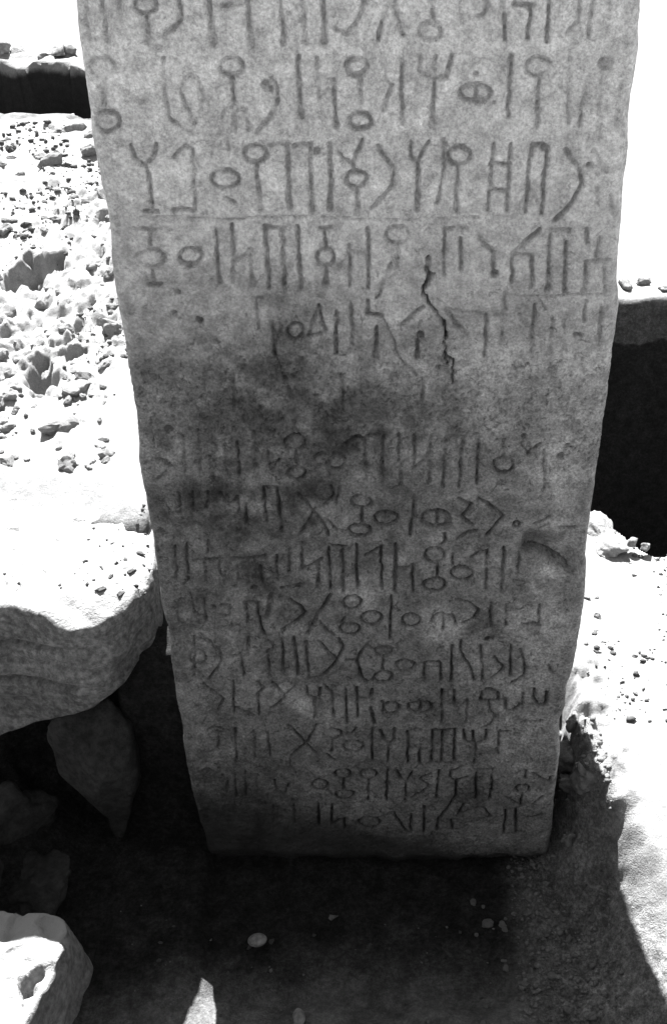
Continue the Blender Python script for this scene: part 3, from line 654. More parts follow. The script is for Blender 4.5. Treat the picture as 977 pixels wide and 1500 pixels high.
 ([-24.1,435.4,-25.1,431.7,-27.8,428.5,-31.9,426.4,-36.7,425.6,-41.5,426.4,-45.5,428.5,-48.1,431.7,-49,435.4,-48,439.1,-45.2,442.3,-41.2,444.4,-36.4,445.1,-31.7,444.4,-27.7,442.3,-25,439.1,-24.1,435.4],1,0,1.2),
 ([-12.3,469.7,-13.3,436.5,-15.1,402.5],1,0,1),
 ([23.3,432.2,22.4,428.4,19.9,425.2,16.2,423.1,11.7,422.3,7.2,423.1,3.4,425.2,0.9,428.4,0,432.2,0.9,435.9,3.4,439.1,7.2,441.2,11.6,441.9,16,441.2,19.8,439.1,22.4,435.9,23.3,432.2],1,0,1),
 ([35.8,428.9,38.2,439.7,48.9,444.1,63,439.7,65.9,425.6],0.9,0,1),
 ([50.6,441.9,50.2,417.9],0.7,0,1),
 ([66.5,465.4,80.6,460.1,94.2,448.4,87.2,436.5,73.3,427.8],1,0,1),
 ([107,460.1,108.6,422.3],0.7,0,1),
 ([146,454.8,155.7,456.9],1,0,1),
 ([165.6,456.9,167.4,428.9],0.8,0,1),
 ([150.1,425.6,159.1,428.9,168.6,423.4],1,0,1.3),
 ([136.3,434.3,149.6,434.3],0.6,0,1),
 ([125.2,458,127.6,425.6],0.4,0,1),
 ([104.3,403.6,126.2,403.6],0.7,0,1.4),
 ([-255.7,403.6,-239.3,399.1,-224.8,381.2,-226.4,361.8,-243.3,336.3],1,0,1),
 ([-255.9,401.4,-260.1,341],0.4,0,1),
 ([-243.3,373.2,-244.5,368.9,-247.1,365.2,-250.6,362.7,-254.6,361.8,-258.5,362.7,-261.6,365.2,-263.4,368.9,-263.7,373.2,-262.5,377.6,-260,381.3,-256.4,383.7,-252.5,384.6,-248.6,383.7,-245.6,381.3,-243.7,377.6,-243.3,373.2],0.5,0,1),
 ([-189.2,403.6,-191,378.9],0.8,0,1.2),
 ([-200.4,377.8,-198,342.2],1,0,1.1),
 ([-206.7,373.2,-190.4,375.5],0.4,0,1),
 ([-169.2,401.4,-156.5,389.1,-166.3,380,-165.5,338.7],1,0,1),
 ([-147.4,400.2,-147.3,339.9],1,0,1),
 ([-145.1,380,-130.7,380],1,0,1),
 ([-132.9,402.5,-130.8,377.8,-130.9,341],1,0,1.2),
 ([-117.2,398,-117.8,364.1,-117.3,336.3],1,0,1.1),
 ([-117.3,336.3,-99.9,339.9,-80.2,365.3],1,0,1.1),
 ([-102,396.9,-80.2,366.4],1,0,1),
 ([-77.5,400.2,-72.8,386.8,-80.1,368.7],1,0,1.3),
 ([-42.3,391.3,-50.9,378.9,-55.5,361.8,-50,337.5,-43.2,330.5],1,0,1.15),
 ([-69.9,367.5,-56.3,367.5],0.7,0,1),
 ([-42.3,391.3,-33.9,386.8],0.6,0,1),
 ([-11,382.3,-11.9,379.3,-14.3,376.7,-17.9,375,-22.1,374.4,-26.3,375,-29.9,376.7,-32.3,379.3,-33.1,382.3,-32.2,385.3,-29.8,387.9,-26.2,389.6,-22,390.2,-17.8,389.6,-14.2,387.9,-11.8,385.3,-11,382.3],1,0,1.1),
 ([-23,372.1,-23.2,350.3],1,0,1),
 ([-12.1,338.7,-12.9,335.1,-15.4,332.1,-19,330,-23.4,329.3,-27.6,330,-31.3,332.1,-33.7,335.1,-34.5,338.7,-33.6,342.3,-31.1,345.3,-27.5,347.3,-23.2,348,-18.9,347.3,-15.3,345.3,-12.9,342.3,-12.1,338.7],1,0,1.1),
 ([-43.2,330.5,-33.7,335.2],0.5,0,1),
 ([16.3,358.4,15.4,354.8,12.8,351.9,8.9,349.8,4.3,349.1,-0.3,349.8,-4.2,351.9,-6.8,354.8,-7.7,358.4,-6.8,361.9,-4.2,364.9,-0.3,366.8,4.3,367.5,8.8,366.8,12.7,364.9,15.3,361.9,16.3,358.4],1,0,1.1),
 ([30.7,363,47,364.1],1,0,1),
 ([28.2,361.8,28.5,330.5],0.8,0,1),
 ([48.7,361.8,50.1,332.8],0.8,0,1),
 ([44,385.7,50.7,389.1],0.8,0,1),
 ([62.5,391.3,63.1,330.5],1,0,1),
 ([73.3,400.2,72.9,384.6],0.9,0,1.2),
 ([72.9,381.2,83.8,359.5,91.6,332.8],0.8,0,1),
 ([98,392.4,100,361.8],0.8,0,1),
 ([101.8,358.4,101.2,329.3],0.4,0,1),
 ([114.9,373.2,127.7,353.8,113.9,336.3],0.7,0,1),
 ([134.3,392.4,136.9,342.2],1,0,1),
 ([147.3,386.8,154,358.4,154.1,342.2,137.6,327],0.8,0,1),
 ([184,357.2,189.2,344.5],0.6,0,1),
 ([-250.8,329.3,-239.1,315.1,-227.1,302,-235.9,281.5],1,0,1),
 ([-213.3,332.8,-215.9,277.8],0.9,0,1),
 ([-181.6,329.3,-174.5,318.7,-183,309.2,-183.7,272.9],0.9,0,1),
 ([-213.5,286.3,-190.8,271.7],0.4,0,1),
 ([-162.7,328.1,-147.5,305.6,-133.4,325.8],1,0,1),
 ([-147.5,305.6,-157.9,291.2,-167,285.1],0.7,0,1),
 ([-121.3,323.4,-118.7,304.4,-105.7,302,-103.3,319.9],1,0,1),
 ([-111.9,300.8,-111.4,269.3],0.8,0,1.3),
 ([-88.7,315.1,-87.5,269.3],0.8,0,1.2),
 ([-71.1,321.1,-71,256.9],1,0,1),
 ([-98.7,325.8,-90.5,314],0.5,0,1),
 ([-86.7,322.2,-76.2,324.6],0.5,0,1),
 ([-57.3,319.9,-55.9,302,-39.3,303.2,-37.4,317.5],1,0,1.1),
 ([-56.8,300.8,-55.8,266.8],0.9,0,1),
 ([-40.4,286.3,-34.6,256.9],1,0,1.3),
 ([-2.6,285.1,-3.4,281.4,-5.7,278.2,-9.2,276.1,-13.2,275.4,-17.3,276.1,-20.7,278.2,-23,281.4,-23.7,285.1,-22.9,288.8,-20.6,292,-17.2,294.1,-13.1,294.8,-9.1,294.1,-5.7,292,-3.4,288.8,-2.6,285.1],1,0,1.1),
 ([-24.5,296,-23.8,276.6],0.9,0,1),
 ([38.7,286.3,37.6,282.6,34.4,279.5,29.5,277.4,23.8,276.6,18.1,277.4,13.2,279.5,9.9,282.6,8.8,286.3,9.9,290.1,13.1,293.2,17.9,295.3,23.6,296,29.3,295.3,34.2,293.2,37.5,290.1,38.7,286.3],1,0,1.2),
 ([23.6,296,23.8,276.6],1,0,1),
 ([51.3,316.3,51.5,256.9],1,0,1.1),
 ([66.9,315.1,67.7,286.3,73.9,282.7,84,297.2],0.9,0,1),
 ([84,298.4,83.4,258.2],0.9,0,1),
 ([100.6,297.2,102.7,312.8,112.9,317.5,123.7,309.2,124.2,298.4],1,0,1.1),
 ([100.6,297.2,122.5,298.4],0.6,0,1),
 ([111.2,296,114.6,277.8,121.1,269.3,115.6,254.4,105.1,248.2],0.8,0,1),
 ([132,300.8,133.8,281.5,144.6,277.8,153.4,292.4],0.9,0,1.3),
 ([154.2,310.4,155.8,281.5],0.5,0,1),
 ([168.5,318.7,168.6,302,176.4,290,184.1,292.4,184.4,314],1,0,1.15),
 ([154.4,259.4,179.1,261.9],0.4,0,1),
 ([-252.6,243.2,-246.7,249.5,-235.3,247],0.8,0,1),
 ([-239.3,242,-242.1,209],0.7,0,1),
 ([-216.6,247,-219.1,191],0.4,0,1),
 ([-192.7,244.5,-194.4,193.6],0.4,0,1),
 ([-175,242,-174.3,196.2],0.4,0,1),
 ([-251.4,206.5,-232.2,209],0.35,0,1),
 ([-146.7,254.4,-126,220.5,-115,203.9],1,0,1),
 ([-109.2,256.9,-124.1,223.1,-146.1,196.2],1,0,1),
 ([-77.8,238.2,-78.8,234.9,-81.6,232,-85.8,230.1,-90.6,229.4,-95.4,230.1,-99.4,232,-102,234.9,-102.8,238.2,-101.7,241.6,-98.9,244.4,-94.8,246.3,-90,247,-85.3,246.3,-81.3,244.4,-78.6,241.6,-77.8,238.2],1,0,1),
 ([-91.5,229.4,-92.3,205.2],1,0,1),
 ([-99.7,200,-89.2,189.7,-79.9,194.9],0.8,0,1),
 ([-50.5,215.4,-51.6,211.5,-54.6,208.2,-59,206,-64.2,205.2,-69.4,206,-73.8,208.2,-76.6,211.5,-77.5,215.4,-76.4,219.3,-73.4,222.6,-68.9,224.8,-63.8,225.6,-58.6,224.8,-54.3,222.6,-51.4,219.3,-50.5,215.4],1,0,1.1),
 ([-57.9,249.5,-65.2,239.5],0.6,0,1),
 ([-38.3,248.2,-39.1,188.4],1,0,1.1),
 ([-27.7,244.5,-23.3,226.9,-15.3,220.5,-9.9,226.9,-8.9,247],1,0,1.2),
 ([-16.2,219.3,-19.1,185.8],1,0,1),
 ([8,242,8.2,183.2],1,0,1.1),
 ([9,211.6,23.4,214.2],0.7,0,1),
 ([24.3,219.3,24.6,181.9],1,0,1.1),
 ([25.3,209,39.7,212.9],0.7,0,1),
 ([16.1,244.5,25,244.5],0.7,0,1),
 ([41.1,243.2,40.1,183.2],1,0,1.1),
 ([53.5,244.5,52.9,183.2],1,0,1.1),
 ([69.6,244.5,69.3,183.2],1,0,1.1),
 ([40.2,243.2,70.4,245.7],1,0,1.1),
 ([34.6,183.2,72,184.5],1,0,1.1),
 ([80.3,244.5,83.6,223.1,95.4,219.3,108.8,223.1,111.5,244.5],1,0,1.15),
 ([93.7,243.2,94.5,220.5],1,0,1),
 ([97.3,218,96.7,181.9],1,0,1),
 ([125,242,139.3,242],0.7,0,1),
 ([126.4,211.6,127.8,200],0.8,0,1),
 ([126.9,239.5,128.1,214.2],0.4,0,1),
 ([-223.1,163.4,-225.7,117.7],0.4,0,1),
 ([-195.7,160.8,-196.6,120.4],0.4,0,1),
 ([-170.6,151.5,-170.1,128.6,-157.3,123.2,-150.7,143.4],0.8,0,1),
 ([-248.7,154.1,-233.3,151.5,-238,127.2],0.35,0,1),
 ([-209,167.4,-211.5,120.4],0.3,0,1),
 ([-99,142.1,-99.9,138.5,-102.5,135.4,-106.1,133.4,-110.4,132.7,-114.7,133.4,-118.2,135.4,-120.5,138.5,-121.2,142.1,-120.2,145.7,-117.6,148.7,-114,150.8,-109.7,151.5,-105.5,150.8,-102,148.7,-99.7,145.7,-99,142.1],1,0,1.1),
 ([-67.9,163.4,-68.9,159.9,-71.3,156.9,-75,154.8,-79.2,154.1,-83.4,154.8,-86.9,156.9,-89.2,159.9,-90,163.4,-89,167,-86.6,170,-82.9,172,-78.7,172.7,-74.5,172,-71,170,-68.7,167,-67.9,163.4],1,0,1),
 ([-78.3,152.8,-78.9,131.3],1,0,1),
 ([-65.2,121.8,-66.2,118.7,-68.9,116,-72.9,114.2,-77.5,113.6,-82.2,114.2,-86,116,-88.6,118.7,-89.4,121.8,-88.4,124.9,-85.7,127.6,-81.7,129.3,-77.1,129.9,-72.5,129.3,-68.6,127.6,-66.1,124.9,-65.2,121.8],1,0,1.1),
 ([-100.3,129.9,-95,121.8],0.6,0,1),
 ([-32.1,162.1,-33.1,158.6,-35.7,155.5,-39.6,153.5,-44.2,152.8,-48.8,153.5,-52.7,155.5,-55.2,158.6,-56,162.1,-55.1,165.7,-52.4,168.7,-48.5,170.7,-43.9,171.4,-39.4,170.7,-35.6,168.7,-33,165.7,-32.1,162.1],1,0,1.05),
 ([-44.3,151.5,-44.9,109.5],1,0,1),
 ([-19.2,168.7,-20.6,108.1],1,0,1),
 ([-5.5,168.7,-1.8,151.5,6.5,146.1,14.7,166.1],1,0,1.1),
 ([5.5,144.8,5.6,108.1],1,0,1),
 ([39.5,162.1,23,154.1,38,139.4,25.1,124.5,13.1,116.3],0.9,0,1),
 ([50.4,168.7,47.7,112.2],1,0,1.05),
 ([76.9,172.7,67,164.8,65.4,155.5,73.8,148.8,87.4,156.8],1,0,1),
 ([73.9,147.5,73.7,119.1,62.1,91.5,50.2,71.9],1,0,1),
 ([100,166.1,101.9,110.8],1,0,1),
 ([122.8,168.7,120.6,110.8],1,0,1),
 ([99.9,168.7,122.7,170],0.8,0,1.3),
 ([172.6,132.7,172.1,129.5,170.2,126.9,167.3,125.1,163.8,124.5,160.2,125.1,157.1,126.9,154.9,129.5,154,132.7,154.6,135.8,156.5,138.4,159.4,140.1,162.9,140.7,166.4,140.1,169.6,138.4,171.7,135.8,172.6,132.7],1,0,1.1),
 ([165.8,170,166.7,154.1],0.6,0,1),
 ([163.9,123.2,163.3,99.8],0.8,0,1),
 ([141.9,116.3,159.4,102.6],0.5,0,1),
 ([175.3,164.8,186.9,155.5,198.4,148.8,203.3,158.1],1,0,1),
 ([194.1,116.3,180,102.6],0.9,0,1),
 ([-113.5,102.6,-115.2,57.7],1,0,1),
 ([-95.6,102.6,-97.9,63.4],1,0,1),
 ([-98,59.1,-82.4,71.9],1,0,1),
 ([-78.6,74.7,-79.2,52],0.8,0,1),
 ([-30.4,64.8,-31.5,60.5,-34.7,56.8,-39.3,54.3,-44.8,53.4,-50.3,54.3,-54.9,56.8,-57.9,60.5,-58.9,64.8,-57.7,69.2,-54.6,72.8,-49.9,75.3,-44.5,76.1,-39,75.3,-34.5,72.8,-31.4,69.2,-30.4,64.8],1,0,1.15),
 ([-24.6,77.5,-10.4,84.5,-3.8,66.2,9.6,40.5],1,0,1),
 ([12.3,81.7,13.4,43.4],0.9,0,1),
 ([31,98.4,30.6,43.4],1,0,1),
 ([50.2,71.9,49.6,49.2],0.8,0,1),
 ([85.3,102.6,79.3,81.7],0.8,0,1),
 ([75.7,77.5,92.3,88.7],0.8,0,1),
 ([102.5,94.3,114.8,91.5,123.9,76.1,96.9,64.8],0.8,0,1),
 ([143.1,91.5,142.7,39.1],1,0,1),
 ([157.1,92.9,160,39.1],1,0,1.1),
 ([68.3,69.1,70.7,49.2],0.5,0,1),
 ([172.3,74.7,196.4,81.7],0.35,0,1),
 ([-176.4,99.8,-177.6,64.8],0.3,0,1),
 ([-148.1,102.6,-148.2,63.4],0.3,0,1),
 ([-78.7,947,-18.7,944.2,74.6,947.7],0.2,0,0.5),
 ([-265.2,948.4,-172.1,945.6,-91.9,948.4],0.2,0,0.5),
 ([77.6,865.7,140.1,862.7,202.4,865],0.2,0,0.5),
]
CRACKS = [
 ([26.5,904.2,26,894,28.8,886.7],1,1),
 ([28.8,886.7,25.5,877.7,22.9,865.7],1.1,1),
 ([33.6,888.1,28.8,886.7],0.7,1),
 ([22.9,865.7,26.4,858.2,30.7,852.9],0.7,1),
 ([30.7,852.9,36.4,844.4,42.8,835.9],0.7,0.7),
 ([42.8,835.9,45.9,825.8,46.1,814],0.9,1),
 ([46.1,814,44.3,795.7,49.6,786],0.5,0.6),
 ([45.8,795.7,54.5,789.3,55.6,775.4,53.7,763.1],0.6,0.9),
 ([45.7,799.7,41.6,789.3],0.5,0.6),
 ([-131.7,794.9,-127,775.4,-117,746.4,-114.4,724.4],0.45,0.45),
 ([141.8,542.5,153.1,539.5,164.7,533.5,179.8,523.4,197.2,506.1],0.7,0.85),
 ([141.8,542.5,155,560.3,168.1,576.9],0.4,0.5),
 ([126.3,694.9,133.8,681.7,142,670.1],0.4,0.5),
]
PITS = [(133.4,1016.5,4.5,1),(176.8,999.4,3,0.8),(-208.0,835.2,4.5,1),(-125.2,1074.1,4,0.7),(-120.4,1069.8,3,0.6),(-80.1,1011.9,4,0.8),(-233.7,844.4,3,0.6),(139.6,672.8,4,0.8),(133.1,694.9,3.5,0.6),(175.4,669.2,5,0.8),(19.1,819.6,4.5,0.9),(93.3,887.4,4,0.9),(85.2,1058.0,2,0.3),(177.1,396.9,2,0.7),(-253.9,704.5,6,0.6),(184.1,1092.4,6,0.5),(-226.4,867.3,3,0.5),(-176.2,482.3,4,0.7),(67.8,1085.2,2,0.5)]
LEFT_EDGE = [(1147.6, -289.1), (1112.7, -291.4), (1082.7, -292.3), (1032.7, -292.1), (993.4, -290.7), (938.6, -288.5), (888.1, -290.0), (827.4, -289.1), (763.1, -289.6), (729.5, -288.7), (659.3, -292.2), (603.7, -290.5), (545.5, -288.0), (484.3, -289.4), (420.1, -288.3), (341.0, -287.6), (269.3, -288.2), (193.6, -288.0), (127.2, -286.4), (57.7, -282.8), (-0.3, -275.7)]
RIGHT_EDGE = [(1147.6, 210.8), (1112.7, 212.3), (1070.5, 212.0), (1019.8, 213.6), (952.6, 214.1), (888.1, 216.6), (850.6, 223.2), (803.7, 220.9), (754.8, 220.0), (694.9, 220.5), (650.2, 217.2), (613.1, 219.0), (555.4, 217.9), (494.7, 220.0), (420.1, 219.0), (352.6, 216.1), (317.5, 212.0), (281.5, 213.0), (256.9, 207.8), (193.6, 210.8), (99.8, 209.3), (7.0, 213.0)]


PATCHES = [(-204.0, 738.0, 140.0, 0.8, 0.62), (-111.1, 686.1, 127.8, 0.9, 0.72), (-85.6, 763.1, 94.9, 1.2, 0.75), (-20.6, 729.5, 88.7, 1.3, 0.8), (-231.9, 515.3, 96.7, 0.8, 0.72), (-138.1, 463.3, 49.4, 1, 0.8), (110.6, 414.6, 25.2, 1, 0.55), (-83.3, 620.6, 21.6, 1, 0.6), (-241.0, 113.6, 105.5, 1, 0.6), (-258.5, 641.0, 45.9, 0.7, 0.8), (-155.6, 574.9, 47.2, 1, 0.75), (94.8, 127.2, 33.4, 1, 0.65), (9.3, 603.7, 54.4, 1, 0.8), (43.4, 425.6, 28.5, 1, 1.75), (-138.2, 299.6, 30.1, 1, 1.6), (-47.4, 479.1, 26.2, 1.3, 1.5), (171.3, 507.1, 21.0, 1.6, 1.9), (163.5, 225.6, 50.2, 1, 1.5), (-103.5, 599.0, 10.9, 1, 1.8), (-265.2, 650.2, 30.5, 1, 1.35), (170.3, 398.0, 50.9, 0.9, 1.35), (177.5, 641.0, 45.9, 0.7, 1.35), (-181.5, 305.6, 35.3, 1, 1.4), (109.5, 779.5, 43.5, 1, 1.15), (-258.5, 127.2, 13.3, 1, 1.6), (-42.4, 269.3, 44.8, 1.2, 1.25), (132.0, 317.5, 35.1, 1, 1.25), (168.1, 553.4, 27.0, 1.0, 0.5)]  # stains and worn spots, plus painted facet shade and lit lip of the spall

def seg_dist(px, pz, ax, az, bx, bz):
    dx, dz = bx - ax, bz - az; L2 = dx * dx + dz * dz + 1e-9
    t = np.clip(((px - ax) * dx + (pz - az) * dz) / L2, 0, 1)
    return np.hypot(px - ax - t * dx, pz - az - t * dz), t

def build_stele():
    NF = 316
    zs = np.concatenate([np.arange(-76, 1165, 1.6), np.linspace(1170, 1520, 16)])
    lz = np.array([p[0] for p in LEFT_EDGE])[::-1]; lx = np.array([p[1] for p in LEFT_EDGE])[::-1]
    rz = np.array([p[0] for p in RIGHT_EDGE])[::-1]; rx = np.array([p[1] for p in RIGHT_EDGE])[::-1]
    xl = np.interp(zs, lz, lx) + 3.0 * fbm(zs * .02, zs * 0 + 3, oct=5, seed=70)
    xr = np.interp(zs, rz, rx) + 3.2 * fbm(zs * .02, zs * 0 + 8, oct=5, seed=71)
    s = np.linspace(0, 1, NF)
    X = xl[:, None] * (1 - s) + xr[:, None] * s
    Zg = np.repeat(zs[:, None], NF, 1)
    cut = np.zeros_like(X); carved = np.zeros_like(X)
    step = 1.6
    wear = np.clip(1.0 + .55 * fbm(X * .011, Zg * .011, oct=3, seed=80) + .75 * fbm(X * .05, Zg * .05, oct=3, seed=81), .12, 1.15)
    wear *= mix(1, .8, sst(-60, -230, X) * sst(820, 700, Zg))
    jx = 1.0 * vnoise(X * .09, Zg * .09, seed=85) + .5 * vnoise(X * .3, Zg * .3, seed=86)
    jz = 1.0 * vnoise(X * .09, Zg * .09, seed=87) + .5 * vnoise(X * .3, Zg * .3, seed=88)
    def rows(z0, z1): return np.searchsorted(zs, z0), np.searchsorted(zs, z1)
    def stroke(p, rad, dep, flare, soft, add=None):
        pts = [(p[i], p[i + 1]) for i in range(0, len(p), 2)]
        n = len(pts) - 1
        for i in range(n):
            (ax, az), (bx, bz) = pts[i], pts[i + 1]
            m = rad * 3 + 6
            r0, r1 = rows(min(az, bz) - m, max(az, bz) + m)
            if r1 <= r0: continue
            c0 = max(0, int((min(ax, bx) - m + 295) / 520 * NF) - 4); c1 = min(NF, int((max(ax, bx) + m + 295) / 520 * NF) + 6)
            if c1 <= c0: continue
            sl = (slice(r0, r1), slice(c0, c1))
            d, t = seg_dist(X[sl] + jx[sl], Zg[sl] + jz[sl], ax, az, bx, bz)
            r = rad * np.ones_like(t)
            if flare and i == n - 1: r = r * (1 + flare * .9 * np.clip((t - .55) / .45, 0, 1) ** 1.5)
            v = np.clip((r - d) / (r * soft), 0, 1); v = v * v * (3 - 2 * v)
            cut[sl] = np.maximum(cut[sl], v * dep * (wear[sl] if soft > .5 else 1))
            carved[sl] = np.maximum(carved[sl], v * (np.clip(wear[sl], 0, 1) * min(1, dep / 3.6) if soft > .5 else 1))
    for p, k, f, w in STROKES:
        low = float(sst(720, 600, p[1]))
        stroke(p, (2.85 - .25 * low) * w, (4.6 + 1.4 * low) * max(k, .62 if low > .5 else .45), f, .72)
    cr = random.Random(5)
    for p, r, d in CRACKS:
        for i in range(0, len(p) - 2, 2):
            n = max(2, int(math.hypot(p[i + 2] - p[i], p[i + 3] - p[i + 1]) / 4.5)); prev = (p[i], p[i + 1])
            for q in range(1, n + 1):
                f = q / n; e = 1.8 if q < n else 0
                cur = (p[i] + (p[i + 2] - p[i]) * f + cr.uniform(-e, e), p[i + 1] + (p[i + 3] - p[i + 1]) * f + cr.uniform(-e, e) * .6)
                s = cr.uniform(.45, 1.25)
                stroke([*prev, *cur], 2.6 * r * s, 13 * d * d * min(1, s + .2), 0, .55); prev = cur
    for px, pz, r, d in PITS: stroke([px, pz, px + .5, pz], r * 1.15, 7 * d, 0, .5)
    relief = 1.8 * fbm(X * .012, Zg * .012, oct=3, seed=90) + .55 * fbm(X * .09, Zg * .09, oct=4, seed=91)
    peck = sst(.42, .75, vnoise(X * .28, Zg * .28, seed=95) + .5 * vnoise(X * .6, Zg * .6, seed=96)) * .8
    worn = sst(600, 690, Zg) * sst(850, 760, Zg)
    peck = peck * (1 + 2.2 * worn + 1.3 * sst(650, 500, Zg))
    # spall on the right with a raised lower lip
    ax, az, bx, bz = 145, 541, 203, 504
    n = ((X - ax) * (bz - az) - (Zg - az) * (bx - ax)) / math.hypot(bx - ax, bz - az)
    q = -n                                                       # mm above the lip line
    along = sst(132, 152, X) * sst(212, 196, X)
    spall = along * sst(-5, 5, q + 2.5 * fbm(X * .06, Zg * .06, oct=3, seed=99)) * sst(46, 0, q)
    # two shallow lost flakes in the lower face
    cut += 19 * spall
    for fx, fz, fr, fd in ((-95, 612, 16, 2.5), (30, 455, 20, 2.0), (90, 385, 18, 2.0), (-225, 690, 18, 2.4), (-240, 560, 22, 2.2), (150, 690, 16, 1.5), (-60, 820, 20, 1.5)):
        rr = np.hypot(X - fx, (Zg - fz) * 1.3) / fr + .5 * fbm(X * .07, Zg * .07, oct=3, seed=int(fr) + 3)
        cut += fd * sst(1, .6, rr)
    carved *= 1.0
    dep = cut + relief + peck                                    # into the stone (+Y), mm
    # rounded, chipped arrises
    dl = X - xl[:, None]; dr = xr[:, None] - X
    chip = 5 + 11 * np.clip(fbm(Zg * .022, Zg * 0 + X * 0 + 1, oct=4, seed=101) + .2, 0, 1)
    dep += 9 * np.clip(1 - dl / chip, 0, 1) ** 2 + 9 * np.clip(1 - dr / (chip + 1), 0, 1) ** 2
    dep += 30 * sst(2, -66, Zg + 12 * fbm(X * .016, Zg * 0, oct=4, seed=103)) + 6 * sst(60, 0, Zg + 20 * fbm(X * .01, Zg * 0, oct=3, seed=104))
    Y = dep
    nr = len(zs)
    # stains and pale worn patches, plus painted light and shade at the spall, each with its own ragged shape
    tone = np.ones_like(X)
    e1 = fbm(X * .018, Zg * .018, oct=5, seed=130, gain=.62); e2 = fbm(X * .05, Zg * .05, oct=4, seed=131, gain=.65)
    for px, pz, pr, asp, val in PATCHES:
        rr = np.hypot((X - px), (Zg - pz) * asp) / pr + (.75 if pr > 90 else 1.1) * e1 + .5 * e2
        tone *= mix(1, val, sst(1.25, .25, rr))
    tone *= 1 + .30 * e2 * sst(900, 700, Zg)
    # wrap: front | right side | back | left side
    T = 318.
    side = np.linspace(0, 1, 26)[1:]
    def nz(a, b, sd): return 3.0 * fbm(a * .03, b * .03, oct=3, seed=sd)
    ry = Y[:, -1:] + (T - Y[:, -1:]) * side
    rX = xr[:, None] + 0 * ry - 4 * side + nz(ry, zs[:, None] + 0 * ry, 110) * np.minimum(1, side * 6)
    back = np.linspace(0, 1, 12)[1:]
    bX = rX[:, -1:] * (1 - back) + (xl[:, None] + 3) * back
    bY = T + nz(bX, zs[:, None] + 0 * bX, 111)
    ly = T * (1 - side[:-1]) + Y[:, :1] * side[:-1]
    lX = xl[:, None] + 0 * ly + 3 * (1 - side[:-1]) + nz(ly, zs[:, None] + 0 * ly, 112) * np.minimum(1, (1 - side[:-1]) * 6)
    AX = np.concatenate([X, rX, bX, lX], 1); AY = np.concatenate([Y, ry, bY, ly], 1)
    AZ = np.repeat(zs[:, None], AX.shape[1], 1)
    nc = AX.shape[1]
    # ragged broken lower edge
    rag = 20 * fbm(AX * .013, AY * .013, oct=5, seed=120) + 9 * np.clip(vnoise(AX * .03, AY * .03, seed=121), 0, 1)
    AZ = AZ + (rag + 5) * sst(16, -70, AZ)
    P = np.stack([AX, AY, AZ], -1).reshape(-1, 3) / 1000.
    F = grid_faces(nr, nc, True)
    top = [(nr - 1) * nc + j for j in range(nc)]
    cen = len(P); P = np.vstack([P, [[-.04, .12, 1.545]]])
    F2 = np.array([[top[j], top[(j + 1) % nc], cen, cen] for j in range(nc)])
    me = bpy.data.meshes.new('inscribed_stone')
    bot = len(P); P = np.vstack([P, [[-.04, .12, -.072]]])
    fl = [tuple(f) for f in F.tolist()] + [(j, bot, (j + 1) % nc) for j in range(nc)] + [(a, b, c) for a, b, c, _ in F2.tolist()]
    me.from_pydata(P.tolist(), [], fl); me.update()
    me.polygons.foreach_set('use_smooth', np.ones(len(me.polygons), bool))
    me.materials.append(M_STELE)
    o = bpy.data.objects.new('inscribed_stone', me); col.objects.link(o)
    C = np.zeros((nr, nc)); C[:, :NF] = np.clip(carved, 0, 1)
    attr(o, 'carved', np.append(C.reshape(-1), [0, 0]))
    TN = np.ones((nr, nc)); TN[:, :NF] = np.clip(tone, .2, 2); attr(o, 'tone', np.append(TN.reshape(-1), [1, 1]))
    tag(o, 'tall grey upright stone slab carved with rows of ancient letters and cracked at the right', 'inscribed stone')
    return o

# ------------------------------------------------------------------ stones from an outline (ring lofts, roughened)
def resample(poly, n):
    p = np.array(poly + [poly[0]], float); d = np.hypot(*np.diff(p, axis=0).T); s = np.concatenate([[0], np.cumsum(d)])
    t = np.linspace(0, s[-1], n, endpoint=False)
    q = np.stack([np.interp(t, s, p[:, 0]), np.interp(t, s, p[:, 1])], 1)
    for _ in range(10): q = .5 * q + .25 * (np.roll(q, 1, 0) + np.roll(q, -1, 0))
    return q

